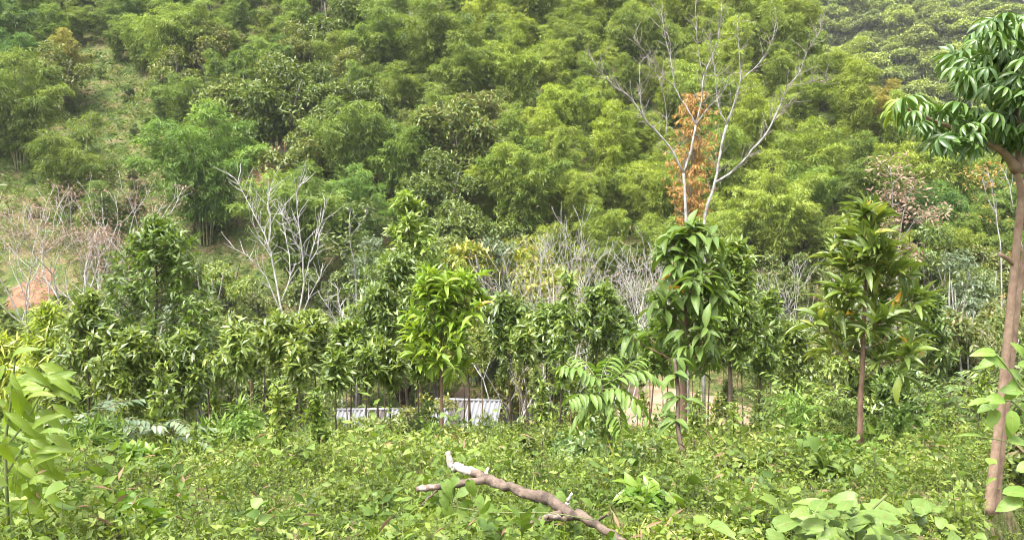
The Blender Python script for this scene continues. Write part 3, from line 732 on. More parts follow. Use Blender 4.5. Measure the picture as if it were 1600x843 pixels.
# ================================================================== BARE TREES OF THE MIDDLE DISTANCE
def guided_tree(name, px, y, lines, bark, seed, twigs=2, tuft=None, tw_len=.6, keep=1.0):
    """a leafless tree whose limbs follow traced polylines in depth; every limb leans a little to or from the viewer"""
    rng = np.random.RandomState(seed); b = spot(px, y); t = thing(name, b); tips = []
    trunk, br, tw = MB(), MB(), MB()
    for k, (pts, w0, w1, dy0, dy1) in enumerate(lines):
        n = len(pts); P = np.array([at(a, c, y + dy0 + (dy1 - dy0) * i / (n - 1)) for i, (a, c) in enumerate(pts)])
        s = np.linspace(0, n - 1, n * 3 - 2); P2 = np.stack([np.interp(s, np.arange(n), P[:, j]) for j in range(3)], -1)
        P2[1:-1] = (P2[:-2] + 2 * P2[1:-1] + P2[2:]) / 4
        P2[1:] += rng.normal(0, .012, (len(P2) - 1, 3)) * y / 38
        if k == 0: P2[0] = b - np.array([0, 0, .2])
        (trunk if w0 > 6 else br if w0 > 3.6 else tw).tube(P2 - b, (w1 + (w0 - w1) * np.linspace(1, 0, len(P2)) ** 1.3) * .235 * y / FPX, 7 if w0 > 6 else 5)
        for q in range(2, len(P2)):
            if w0 > 8 and q < len(P2) * .5: continue
            for _ in range(twigs):
                if rng.uniform() < .75:
                    d = nrm((P2[q] - P2[q - 1])[None])[0]; d = nrm((d + rng.normal(0, .75, 3) + np.array([0, 0, .35]))[None])[0]
                    Q = bend_path(P2[q] - b, d, tw_len * rng.uniform(.4, 1.3), 3, rng, .18, .3); tw.tube(Q, np.linspace(.6, .3, 4) * y / FPX, 3, False); tips.append((Q[-1], d))
        tips.append((P2[-1] - b, nrm((P2[-1] - P2[-2])[None])[0]))
    link('trunk', trunk.mesh('trunk', M[bark], True), t)
    if br.n: link('limbs', br.mesh('limbs', M[bark], True), t)
    if tw.n: link('twigs', tw.mesh('twigs', M['twig_dark'] if bark == 'bark_white' and twigs == 3 else M[bark]), t, None, 'stuff')
    if tuft:
        mat, kk, L, W, sp, nm = tuft
        link(nm, tufts(tips, rng, kk, L, W, sp, keep=keep).mesh(nm, M[mat]), t, None, 'stuff')
    return t
t = guided_tree('bare_tree', 1085, 38, [
    ([(1072, 660), (1073, 480), (1072, 330), (1068, 270)], 13, 9, 0, 0),
    ([(1100, 660), (1101, 420), (1100, 335), (1118, 285), (1125, 240), (1135, 195)], 12, 8, .3, .6),
    ([(1068, 270), (1045, 225), (1020, 200), (1005, 185), (1000, 150), (999, 100)], 8, 2, 0, -.6),
    ([(1006, 186), (985, 150), (965, 140), (940, 115), (920, 85)], 4.5, 1.5, -.4, -1),
    ([(1068, 270), (1080, 235), (1087, 195)], 8, 6, 0, .3),
    ([(1087, 195), (1070, 165), (1053, 135), (1050, 100), (1040, 60), (1034, 25)], 5, 1.5, .3, 1.2),
    ([(1087, 195), (1105, 170), (1130, 145), (1142, 115)], 4.5, 1.5, .3, -.4),
    ([(1053, 135), (1035, 120), (1015, 90), (990, 60)], 3.5, 1.2, .8, .6),
    ([(1088, 193), (1097, 150), (1098, 120), (1118, 75), (1125, 45), (1128, 5)], 4.5, 1.5, .3, 1.5),
    ([(1098, 120), (1090, 70), (1086, 8)], 3.2, 1.3, .8, 1.4),
    ([(1135, 195), (1148, 160), (1158, 125), (1155, 80), (1153, 35)], 7, 1.5, .6, .2),
    ([(1158, 125), (1185, 100), (1205, 70), (1213, 35)], 4, 1.5, .5, 1.2),
    ([(1118, 285), (1150, 265), (1175, 235), (1200, 205), (1215, 175), (1230, 135), (1250, 115), (1258, 85), (1282, 48)], 8, 1.5, .4, -1),
    ([(1231, 135), (1260, 130), (1292, 125)], 3.5, 1.2, -.5, -.8),
    ([(1135, 195), (1122, 170), (1118, 120), (1112, 75), (1108, 55)], 5, 1.5, .6, 1.3),
    ([(1178, 232), (1195, 215), (1212, 185), (1240, 160)], 3.2, 1.2, -.2, .6),
    ([(1040, 222), (1042, 170), (1030, 120), (1012, 100)], 3.2, 1.2, .2, .9)], 'bark_white', 31, 3, None, .95)
tag(t, 'tall leafless tree with two pale forked trunks rising over the bamboo', 'tree')
t = guided_tree('bare_tree', 455, 36, [
    ([(455, 680), (456, 545), (440, 490), (432, 440), (420, 380), (400, 340), (385, 310), (368, 278)], 10, 1.5, 0, .8),
    ([(462, 640), (461, 560), (467, 490), (475, 440), (472, 390), (465, 340), (462, 300), (470, 283)], 9, 1.5, .2, -.4),
    ([(475, 440), (490, 380), (503, 345), (508, 315)], 4.5, 1.5, 0, .7), ([(440, 490), (415, 430), (390, 400), (366, 388)], 5, 1.5, .2, -.6),
    ([(440, 470), (455, 430), (450, 380), (440, 350), (443, 322)], 4.5, 1.5, .3, 1), ([(468, 500), (490, 450), (503, 430)], 4.5, 1.5, 0, -.6),
    ([(432, 440), (425, 400), (405, 375), (395, 345)], 3.5, 1.2, .4, 0), ([(472, 400), (458, 370), (450, 345), (440, 335)], 3.2, 1.2, -.2, -.7),
    ([(420, 385), (424, 350), (417, 320), (421, 300)], 3.2, 1.2, .5, 1.1), ([(482, 412), (497, 390), (500, 360)], 3, 1.2, .2, .9)], 'bark_pale', 32, 3, None, .9)
tag(t, 'white leafless tree with many upright branches above the glossy saplings', 'tree')
t = guided_tree('bare_tree', 535, 37, [
    ([(535, 680), (534, 530), (550, 490), (568, 460), (577, 428)], 7, 2, 0, .4), ([(534, 532), (525, 500), (507, 470)], 5, 1.5, 0, -.4), ([(540, 512), (531, 480), (527, 450)], 3.5, 1.2, .1, .4)], 'bark_pale', 33, 3, None, .7)
tag(t, 'small V-shaped bare tree low to the right of the white bare tree', 'tree')
t = guided_tree('bare_tree', 556, 42, [
    ([(558, 640), (557, 460), (554, 410), (545, 370), (547, 330)], 7, 2.5, 0, .3), ([(554, 410), (540, 400), (530, 385)], 4, 1.5, 0, -.4), ([(547, 372), (562, 350), (575, 330)], 3.5, 1.5, .2, .6)], 'bark_white', 34, 2, ('broad', 16, .28, .11, .35, 'leaves'), .7)
tag(t, 'sparsely leaved pale-stemmed tree behind the small V-shaped bare tree', 'tree')
def bare_shrub(px, y, top, seed, nst, bark, tuft, label, spread=.5, depth=3, r=.05, tilt=0):
    rng = np.random.RandomState(seed); b = spot(px, y); H = height_to(px, y, top); t = thing('bare_shrub', b); mb = MB(); tips = []
    for i in range(nst):
        a = i * 2.399 + rng.uniform(-.5, .5); L = H * .36 * rng.uniform(.85, 1.1)
        grow(mb, tips, np.array([math.cos(a), math.sin(a), 0]) * .12, (math.cos(a) * spread + tilt, math.sin(a) * spread, 1.3), L, r * rng.uniform(.7, 1.1), depth, rng, (2, 3), .5, 4, .12, .35, .68, .32 * y / FPX)
    link('branches', mb.mesh('branches', M[bark], True), t)
    if tuft:
        mat, kk, L, W, sp, keep = tuft; link('tufts', tufts(tips, rng, kk, L, W, sp, keep=keep).mesh('tufts', M[mat]), t, None, 'stuff')
    return tag(t, label, 'shrub', 'leafless shrubs in the hollow')
PT = ('pink', 17, .20, .05, .32, .85)
bare_shrub(80, 50, 262, 41, 4, 'bark_pale', PT, 'leftmost pinkish bare shrub with white stems above the earth cutting', .45, 4, .10)
bare_shrub(150, 49, 268, 42, 4, 'bark_pale', PT, 'tall pinkish bare shrub with white trunk left of the dark conical tree', .35, 4, .11)
bare_shrub(195, 50, 330, 43, 4, 'bark_pale', PT, 'short pinkish bare shrub touching the tip of the dark conical tree', .5, 3, .06)
GT = ('pink', 3, .2, .045, .3, .3)
for i, (px, top, lab) in enumerate([(790, 310, 'grey bare shrub at the left end of the twiggy thicket'), (838, 430, 'brownish bare shrub, second from the left in the twiggy thicket'), (880, 335, 'tall grey bare shrub in the middle of the twiggy thicket'),
                                    (925, 330, 'pale bare shrub with reddish tips in the twiggy thicket'), (965, 345, 'bare grey shrub at the right end of the twiggy thicket'), (1290, 370, 'white-stemmed bare shrub left of the whorled sapling'),
                                    (1235, 420, 'low bare white shrub between the two leafy saplings'), (1490, 470, 'grey bare shrub in the brush right of the whorled sapling')]):
    bare_shrub(px, 36.5 + (i % 3) * 1.2, top, 50 + i, 4 if i < 5 else 3, 'twig_dark' if i == 1 else 'bark_pale', GT if i < 5 else None, lab, .55, 4, .045)
t = guided_tree('bare_tree', 1400, 36, [([(1400, 640), (1400, 440), (1404, 380), (1412, 330), (1425, 290)], 8, 2, 0, .4), ([(1400, 430), (1392, 370), (1395, 300), (1392, 262)], 6, 1.5, .2, -.3), ([(1404, 380), (1425, 350), (1450, 335)], 3.5, 1.2, .1, .6), ([(1393, 370), (1375, 400), (1360, 410)], 3, 1.2, 0, -.4)],
                'bark_white', 35, 2, ('pink', 22, .26, .09, .4, 'leaves'), .7)
tag(t, 'pale slender tree with pinkish leaf tufts behind the whorled sapling', 'tree')
t = guided_tree('bare_tree', 1560, 34, [([(1562, 640), (1566, 400), (1556, 330), (1549, 290), (1545, 270)], 6, 2, 0, .3), ([(1556, 335), (1543, 310), (1535, 280)], 3, 1.2, 0, .3), ([(1585, 330), (1575, 280), (1565, 262)], 3, 1.2, .3, .8)], 'bark_white', 36, 2, ('rust', 12, .2, .06, .25, 'leaves'), .5, .5)
tag(t, 'crooked pale stem with a reddish tuft beside the twin-stemmed tree', 'tree')
# the rust-red sapling behind the fork
def rust():
    rng = np.random.RandomState(61); p = spot(1075, 46); H = height_to(1075, 46, 138); t = thing('rust_red_sapling', p); mb = MB()
    P = bend_path((0, 0, 0), (0, 0, 1), H * .98, 8, rng, .03); mb.tube(P, np.linspace(.09, .02, 9), 5, False); C = []; A = []
    for i in range(260):
        s = rng.uniform(.52, 1); q = np.array([np.interp(s * 8, np.arange(9), P[:, k]) for k in range(3)]); a = rng.uniform(0, 6.28)
        L = 1.5 * math.sin(PI * min(1, (1.04 - s) / .54 * .85 + .12)) * rng.uniform(.35, 1.1)
        B = bend_path(q, (math.cos(a), math.sin(a), .9), L, 3, rng, .15, -.8); mb.tube(B, [.012, .01, .008, .006], 3, False)
        for b in B[1:]: C.append(b); A.append((math.cos(a) * .5, math.sin(a) * .5, -.5))
    Pp, D, U, ll, ww = rosettes(C, A, 11, rng, (20, 90), .7, .21, .052, .6)
    cr = MB(); cr.leaves(DIA, Pp, D, U, ll, ww, rng.uniform(0, 1, len(Pp))); link('trunk', mb.mesh('trunk', M['twig_dark'], True), t); link('crown', cr.mesh('crown', M['rust']), t)
    tag(t, 'slender sapling with rust-orange leaves behind the forked bare tree', 'tree')
rust()

# ================================================================== LEAFY SHRUBS AND TREES FILLING THE HOLLOW
rngm = np.random.RandomState(77)
SH = {'shrub': [bush(200 + i, 5.0, 2.1, 8, .24, .085, 6600, 'shrub', 'bark_white', lumps=12) for i in range(3)],
      'glossy': [bush(210 + i, 5.0, 2.0, 6, .26, .085, 6600, 'glossy', 'bark_dark', lumps=12) for i in range(3)],
      'narrow': [bush(220 + i, 5.0, 2.1, 9, .34, .05, 7800, 'shrub', 'twig_dark', BLADE, .5, 12) for i in range(3)],
      'grey': [bush(230 + i, 5.0, 2.0, 6, .25, .085, 4500, 'grey_leaf', 'bark_white', lumps=10) for i in range(2)]}
TALL = {'shrub': [bush(240 + i, 9.0, 3.0, 8, .25, .09, 13000, 'shrub', 'bark_white', lumps=16) for i in range(2)],
        'glossy': [bush(245 + i, 9.0, 2.9, 6, .26, .085, 13000, 'glossy', 'bark_dark', lumps=16) for i in range(2)],
        'narrow': [bush(250 + i, 9.0, 3.0, 9, .34, .05, 14000, 'shrub', 'twig_dark', BLADE, .5, 16) for i in range(2)],
        'grey': [bush(255 + i, 9.0, 2.9, 6, .25, .085, 9000, 'grey_leaf', 'bark_white', lumps=14) for i in range(1)]}
LOOK = {'shrub': 'yellowish leafy shrub', 'glossy': 'dark glossy shrub', 'narrow': 'narrow-leaved shrub', 'grey': 'grey-green shrub'}
def put_shrub(px, y, top, kind, col=None):
    p = spot(px, y); H = max(height_to(px, y, top), .8)
    c = rngm.uniform(.75, 1.15); src, h0 = (TALL, 9.0) if H > 6.2 else (SH, 5.0)
    t = place('leafy_shrub', src[kind][rngm.randint(len(src[kind]))], p - np.array([0, 0, .1]), rngm.uniform(0, 6.28), H / h0, col or (c, c, c * .95))
    t['category'] = 'shrub'; t['group'] = 'shrubs in the hollow'; AUTO.append((t, LOOK[kind], project(p + np.array([0, 0, H * .8]))))
TOPX = [0, 60, 130, 200, 330, 400, 500, 560, 640, 700, 760, 830, 900, 980, 1050, 1200, 1280, 1400, 1500, 1600]
TOPY_ = [440, 455, 450, 420, 350, 420, 400, 360, 330, 400, 450, 440, 440, 430, 420, 400, 370, 345, 345, 335]
put_shrub(805, 43, 305, 'shrub', (1.5, 1.35, .55)); put_shrub(835, 42, 395, 'shrub', (1.35, 1.1, .6)); put_shrub(760, 44, 350, 'grey', (.9, .9, .8))
for row, (y0, dy, n) in enumerate([(55, 2, 27), (48, 2, 24), (41, 2, 22), (32, 2, 20), (27, 1.5, 17)]):
    for i in range(n):
        px = -40 + (i + rngm.uniform(.15, .85)) * 1690 / n; y = y0 + rngm.uniform(-dy, dy)
        if row in (2, 3, 4) and 480 < px < (880 if row == 2 else 1180): continue           # the sheds stand here
        if row in (1, 2) and (690 < px < 870 or 950 < px < 1190) and y < 51: continue
        top = np.interp(px, TOPX, TOPY_) + rngm.uniform(-8, 45) + row * 22
        if row == 4 and 320 < px < 490: continue
        if row == 0: top -= 15
        if y > 44 and px < 120: top = max(top, 445)
        kind = rngm.choice(['shrub', 'glossy', 'narrow', 'grey'], p=[.34, .26, .30, .10] if px > 1150 else [.25, .45, .15, .15])
        put_shrub(px, y, top, kind)

# ================================================================== PLANTED TREES ACROSS THE CLEARING
def crown(px, y, top, wpx, label, bare=.40, col=(1, 1, 1), seed=None, name='evergreen_tree', **kw):
    p = spot(px, y); H = height_to(px, y, top); R = wpx * 1.12 / 2 * y / FPX; kw.setdefault('lean', (.07 * math.sin(px * 3.1), .05 * math.cos(px * 1.7)))
    seed = seed or int(px * 7 + y * 13) % 9973
    t = place(name, crown_tree(seed, H, R, bare, **kw), p - np.array([0, 0, .05]), 0, 1, col)
    return tag(t, label, 'tree', 'planted trees in the clearing')
crown(240, 16.5, 334, 215, 'tall dark conical evergreen with a pointed tip at the left', 0.22, (.62, .76, .62), nb=60, per=7, k=9, L=.155, W=.046, upang=(10, 40), prof=lambda u: (1 - u) ** .62 * 1.12 + .05)
crown(140, 15.5, 448, 140, 'dark leafy sapling just left of the tall conical evergreen', 0.38, (.95, 1, .95), nb=34, per=6, L=.155, W=.046)
crown(205, 14.5, 512, 140, 'bushy evergreen below the tall conical tree', 0.30, (1.1, 1.1, 1), nb=34, per=6, L=.155, W=.046, prof=EGG)
crown(290, 15.0, 517, 130, 'bushy evergreen right of the tall conical tree, at its foot', 0.33, (1.0, 1.05, 1), nb=34, per=6, L=.155, W=.046, prof=EGG)
crown(330, 19.0, 470, 110, 'slim evergreen behind, between the conical tree and the white bare tree', 0.38, (.95, 1, 1), nb=26, per=5, L=.155, W=.046, prof=EGG)
crown(374, 13.5, 500, 95, 'small tree with drooping leaves on a bare dark stem left of the white bare tree', 0.57, (1.1, 1.15, 1.1), nb=20, per=4, L=.155, W=.046, droop=.6, prof=EGG)
crown(438, 15.0, 492, 120, 'leafy sapling in front of the trunk of the white bare tree', 0.57, (1.05, 1.05, 1), nb=26, per=5, prof=EGG)
crown(500, 16.0, 487, 110, 'leafy sapling left of the shed with a thin dark stem', 0.57, (.95, 1, 1), nb=26, per=5, prof=EGG)
crown(548, 15.0, 502, 115, 'leafy sapling in front of the hidden shed roof', 0.57, (1, 1.05, 1), nb=28, per=5, prof=EGG)
crown(590, 17.0, 442, 120, 'grey-green sapling left of the bright yellow-green tree, behind', 0.57, (1.0, 1.05, 1.15), nb=30, per=5, prof=EGG)
crown(640, 18.0, 392, 205, 'tall dark evergreen directly behind the bright yellow-green tree', 0.50, (1.0, 1.05, 1.1), nb=46, per=6, L=.155, W=.046)
crown(612, 14.0, 532, 95, 'low leafy sapling with a straight dark stem before the shed', 0.57, (1.1, 1.1, .95), nb=20, per=5, prof=EGG)
crown(660, 27.0, 292, 150, 'tallest mid-green evergreen rising toward the bamboo, centre left', 0.33, (1.1, 1.2, .95), nb=60, per=7, L=.24, W=.075, prof=EGG)
crown(735, 24.0, 400, 110, 'yellowish evergreen with pinkish tips behind the bright tree', 0.33, (1.45, 1.3, 1.1), nb=40, per=6, L=.155, W=.046)
crown(800, 18.5, 462, 120, 'dark evergreen right of the rubble heap', 0.57, (.85, .95, 1.05), nb=34, per=6, prof=EGG)
crown(850, 17.5, 480, 130, 'dark glossy evergreen left of the pinnate sapling', 0.57, (.9, 1, 1.05), nb=36, per=6, prof=EGG)
crown(872, 14.5, 425, 46, 'very thin upright sapling with a small leaf rosette on top', 0.33, (1.15, 1.2, 1.1), nb=16, per=2, k=6, prof=lambda u: .5 + .5 * u, droop=.5)
crown(925, 18.0, 442, 120, 'glossy evergreen behind the pinnate sapling', 0.57, (1.05, 1.1, 1), nb=34, per=6, prof=EGG)
crown(970, 20.0, 472, 90, 'dark evergreen between the pinnate sapling and the large-leaved tree', 0.57, (.85, .95, .9), nb=26, per=5, prof=EGG)
crown(1138, 15.0, 368, 135, 'tall glossy evergreen overlapping the right of the large-leaved tree', 0.38, (1.0, 1.08, 1), nb=56, per=6, L=.155, W=.046, prof=EGG, r0=.055)
crown(1180, 17.0, 450, 90, 'slim dark evergreen right of the large-leaved tree', 0.40, (.85, .95, .9), nb=30, per=5, prof=EGG)
crown(1012, 16.0, 492, 80, 'slim evergreen left of the large-leaved tree on a thin trunk', 0.57, (.9, 1, .9), nb=22, per=5, prof=EGG)
crown(1240, 19.0, 500, 100, 'small evergreen left of the whorled sapling', 0.38, (1.05, 1.05, .9), nb=26, per=5, prof=EGG)
crown(1440, 19.0, 455, 120, 'dark evergreen right of the whorled sapling', 0.33, (.75, .85, .85), nb=36, per=6, prof=EGG)
crown(1400, 15.5, 575, 90, 'low evergreen at the foot of the whorled sapling, right side', 0.38, (.9, 1, 1), nb=22, per=5, prof=EGG)
crown(20, 17.0, 520, 130, 'light green bushy sapling at the left edge behind the large leaves', 0.23, (1.7, 1.6, .8), nb=34, per=6, prof=EGG, tm=BLADE, L=.22, W=.032, droop=.3)
crown(85, 16.0, 470, 130, 'light narrow-leaved sapling near the left edge', 0.23, (1.6, 1.55, .8), nb=34, per=6, prof=EGG, tm=BLADE, L=.22, W=.032, droop=.3)
# thin bare-stemmed saplings along the brow of the clearing
for i, (px, y, top, wpx, lab) in enumerate([
    (395, 15.5, 530, 60, 'thin sapling just right of the drooping-leaved small tree'), (470, 14.0, 540, 60, 'thin dark-stemmed sapling left of the hidden shed'), (525, 13.0, 550, 55, 'thin sapling with the lowest crown before the hidden shed'),
    (572, 13.5, 540, 60, 'thin-stemmed sapling before the middle of the hidden shed'), (655, 15.0, 530, 60, 'thin twin-stemmed sapling left of the bright shed roof'), (825, 15.5, 500, 60, 'thin sapling by the end of the dirt path'),
    (1040, 17.5, 535, 70, 'thin sapling just left of the thick trunk of the large-leaved tree'), (1105, 16.0, 515, 70, 'leaning thin sapling right of the large-leaved trunk'), (1160, 19.0, 535, 80, 'thin sapling by the fenced earth path'), (1200, 20.0, 525, 80, 'thin sapling left of the reddish earth mound')]):
    crown(px, y, top, wpx, lab, .68, (1, 1.05, 1), 400 + i, 'thin_sapling', nb=14, per=4, k=7, L=.155, W=.046, prof=EGG, lean=(rngm.uniform(-.05, .05), 0), r0=.022)

# ---- large-leaved trees: each leaf a part of its own
LM = {'big': [unit_leaf('leaf', lance([.1,.25,.45,.65,.82,.93], [.42,.82,1,.9,.6,.3], .09, d), M['bigleaf_v']) for d in (.15, .3, .5)],
      'bright': [unit_leaf('leaf', lance([.12,.35,.62,.85], [.45,.95,.9,.5], .10, d), M['bright_v']) for d in (.10, .25, .4)],
      'lance': [unit_leaf('leaf', lance([.12,.35,.62,.85], [.5,.95,.9,.5], .12, d), M['glossy_v']) for d in (.08, .2, .35)],
      'oval': [unit_leaf('leaf', lance([.08,.25,.5,.72,.88], [.55,.95,1,.78,.42], .07, d), M['bigleaf_v']) for d in (.1, .22, .4)],
      'heart': [unit_leaf('leaf', lance([-.06,.06,.28,.55,.8], [.6,.95,1,.78,.36], .06, d), M['bigleaf_v']) for d in (.1, .25)],
      'yellow': [unit_leaf('leaf', lance([.12,.35,.62,.85], [.5,.95,.9,.5], .12, .3), M['yellow'])]}
def leafy_tree(name, px, y, top, wpx, kind, label, bare, nb, per, k, L, W, seed, prof, bark, r0, droop, spread, upang, col=(1, 1, 1), yellow=2, lift=.25, lean=(0, 0), cat='tree'):
    rng = np.random.RandomState(seed); p = spot(px, y); H = height_to(px, y, top); R = wpx / 2 * y / FPX; t = thing(name, p - np.array([0, 0, .04]))
    mb, C, A = tree_skeleton(rng, H, bare, R, nb, r0, prof, upang, per=per, lift=lift, lean=lean, crook=.012)
    link('trunk', mb.mesh('trunk', M[bark], True), t)
    P, D, U, ll, ww = rosettes(C, A, k, rng, spread, droop, L, W, .3)
    o = rng.permutation(len(P)); front = o[np.argsort(P[o, 1] + rng.normal(0, .25 * R, len(P)))]; one, rest = front[:300], front[300:]
    ex = {int(i): (LM['yellow'][0], (1, 1, 1)) for i in rng.choice(len(one), yellow, False)}
    leaf_objects(t, LM[kind], P[one], D[one], U[one], ll[one], ww[one], rng, col, 'leaf', ex)
    if len(rest):
        cr = MB(); cr.leaves(LANCE, P[rest], D[rest], U[rest], ll[rest], ww[rest], rng.uniform(0, 1, len(rest)))
        link('crown', cr.mesh('crown', LM[kind][0].materials[0], True), t, col, 'stuff')
    return tag(t, label, cat)
leafy_tree('large_leaved_tree', 1066, 12.0, 338, 190, 'big', 'tree with big drooping leaves on a thick brown trunk, right of centre', .30, 34, 3, 5, .29, .092, 71, COLUMN, 'bark_brown', .070, .5, (35, 95), (20, 55), (.95, 1.02, .9), 2)
leafy_tree('whorled_sapling', 1342, 11.0, 312, 235, 'lance', 'sapling with whorls of long upright glossy leaves on a reddish stem', .32, 28, 5, 6, .29, .066, 72, CONE, 'bark_brown', .045, -.25, (18, 70), (5, 35), (1.1, 1.12, 1.05), 5, .55)
leafy_tree('bright_tree', 690, 13.5, 448, 175, 'bright', 'bright yellow-green leafy tree standing before the shed roof', .44, 36, 5, 7, .21, .058, 73, ROUND, 'bark_brown', .035, .02, (25, 85), (25, 60), (1.4, 1.25, 1.1), 1)

# ---- twin-stemmed tree with umbrella leaves at the right
def umbrella_leaf(seed):
    rng = np.random.RandomState(seed); mb = MB(); n = 8
    for i in range(n):
        a = i * 2 * PI / n + rng.normal(0, .08); d = np.array([[math.cos(a), math.sin(a), -.25 - .25 * rng.uniform()]])
        mb.leaves(lance([.15,.4,.68,.88], [.45,.9,1,.55], .10, .45), np.zeros((1, 3)), d, np.array([[0, 0, 1.]]), rng.uniform(.85, 1.1), .25, rng.uniform())
    mb.tube([(0, 0, 0), (-.15, .05, -.5)], [.02, .03], 4, False)
    return mb.mesh('leaf', M['umbrella'], True)
def umbrella_tree():
    y = 6.6; b = spot(1549, y); t = thing('umbrella_leaved_tree', b); rng = np.random.RandomState(81)
    def limb(name, pts, w0, w1, dy0, dy1, n=9):
        k = len(pts); P = np.array([at(a, c, y + dy0 + (dy1 - dy0) * i / (k - 1)) for i, (a, c) in enumerate(pts)]) - b
        s = np.linspace(0, k - 1, k * 4 - 3); P2 = np.stack([np.interp(s, np.arange(k), P[:, j]) for j in range(3)], -1)
        for _ in range(2): P2[1:-1] = (P2[:-2] + 2 * P2[1:-1] + P2[2:]) / 4
        r = np.linspace(w0, w1, len(P2)) / 2 * y / FPX; r = r * (1 + .5 * np.exp(-np.arange(len(P2)) / 1.5) * (w0 > 9.5))
        mb = MB(); mb.tube(P2, r, 12); link(name, mb.mesh(name, M['bark_pink'], True), t)
    limb('trunk', [(1545, 800), (1549, 760), (1562, 655), (1573, 545), (1582, 450), (1592, 350), (1597, 300), (1588, 265)], 15, 10, 0, 0)
    limb('trunk', [(1557, 800), (1560, 755), (1571, 655), (1583, 545), (1594, 440), (1610, 340), (1630, 260), (1640, 190)], 10, 8, .07, .25)
    limb('branch', [(1588, 265), (1570, 238), (1545, 225), (1500, 205), (1450, 185), (1412, 168)], 13, 4, 0, -.25)
    limb('branch', [(1590, 270), (1594, 225), (1590, 170), (1560, 140), (1530, 122), (1505, 105)], 12, 4, 0, .25)
    limb('branch', [(1594, 220), (1605, 160), (1590, 100), (1570, 60), (1555, 40)], 9, 4, .1, .3)
    limb('branch', [(1640, 190), (1630, 150), (1610, 110), (1600, 80)], 10, 4, .25, 0)
    limb('stub', [(1583, 412), (1572, 402), (1561, 397)], 8, 6, 0, -.1)
    me = [umbrella_leaf(i) for i in range(4)]
    low = [(1402, 168), (1420, 162), (1432, 178), (1448, 170), (1462, 185), (1478, 176), (1495, 172), (1512, 182), (1530, 176), (1548, 180), (1566, 186), (1584, 182), (1602, 190), (1440, 196), (1458, 205), (1475, 214), (1492, 206), (1510, 216), (1526, 205), (1543, 214), (1560, 206), (1577, 216), (1594, 208), (1468, 226), (1487, 230), (1520, 226), (1606, 226), (1585, 232), (1420, 186), (1500, 194), (1536, 194), (1572, 198)]
    high = [(1490, 92), (1505, 84), (1498, 108), (1515, 100), (1530, 88), (1522, 112), (1538, 104), (1552, 92), (1546, 116), (1562, 106), (1578, 96), (1570, 118), (1588, 108), (1602, 98), (1508, 124), (1526, 132), (1512, 144), (1544, 136), (1560, 130), (1578, 134), (1596, 128), (1530, 60), (1545, 48), (1558, 58), (1548, 36), (1565, 40), (1582, 50), (1572, 70), (1590, 66), (1604, 56), (1580, 34), (1598, 36), (1570, 84), (1606, 78), (1548, 150), (1588, 150), (1606, 150), (1600, 168), (1570, 160)]
    side = [(1616, 60), (1632, 84), (1650, 70), (1622, 110), (1645, 120), (1665, 104), (1618, 150), (1640, 160), (1662, 146), (1626, 190), (1650, 196), (1675, 170), (1612, 205), (1640, 225), (1668, 215), (1690, 140), (1620, 36), (1642, 44), (1634, 136), (1656, 178)]
    for (a, c) in low + high + side:
        for rep in range(3):
            yy = y + rng.uniform(-.55, .6); q = at(a + rng.uniform(-9, 9), c + rng.uniform(-8, 8) - 4, yy) - b
            o = link('leaf', me[rng.randint(4)], t, (1, 1, 1) if (a, c) != low[0] else (2.2, 1.7, 1.0))
            s = rng.uniform(.105, .165); o.location = q; o.scale = (s, s, s); o.rotation_euler = (rng.normal(0, .42), rng.normal(0, .42), rng.uniform(0, 6.28))
    return tag(t, 'tree with umbrella-like leaf fans and two smooth pinkish stems at the right edge', 'tree')
umbrella_tree()

# ---- pinnate-leaved plants: frond > leaflet
leaflet_me = {k: [unit_leaf('leaflet', lance([.15,.4,.7,.9], [.55,.95,.85,.45], .10, d), M[k]) for d in (.1, .3)] for k in ('bigleaf', 'grey_leaf')}
def frond_pts(P, n):
    s = np.linspace(0, len(P) - 1, n); return np.stack([np.interp(s, np.arange(len(P)), P[:, j]) for j in range(3)], -1)
def frond_object(t, P, npair, L, W, mat, rng, col, hang=.6):
    f = MB(); f.tube(P, np.linspace(.006, .003, len(P)), 4, False); fo = link('frond', f.mesh('frond', M['stem'], True), t)
    Q = frond_pts(P, npair + 2)[1:]; D = nrm(np.gradient(Q, axis=0)); side = nrm(np.cross(D, UP) + 1e-6)
    pos, dr, up = [], [], []
    for i in range(len(Q)):
        for sg in (-1, 1):
            pos.append(Q[i]); dr.append(side[i] * sg + D[i] * .45 + np.array([0, 0, -hang]) + rng.normal(0, .12, 3)); up.append(UP + rng.normal(0, .2, 3) + side[i] * sg * .3)
    m = len(pos); k = np.sin(np.linspace(.25, .95, m) * PI) * .45 + .6
    leaf_objects(fo, leaflet_me[mat], np.array(pos), np.array(dr), np.array(up), L * k, W * k, rng, col, 'leaflet')
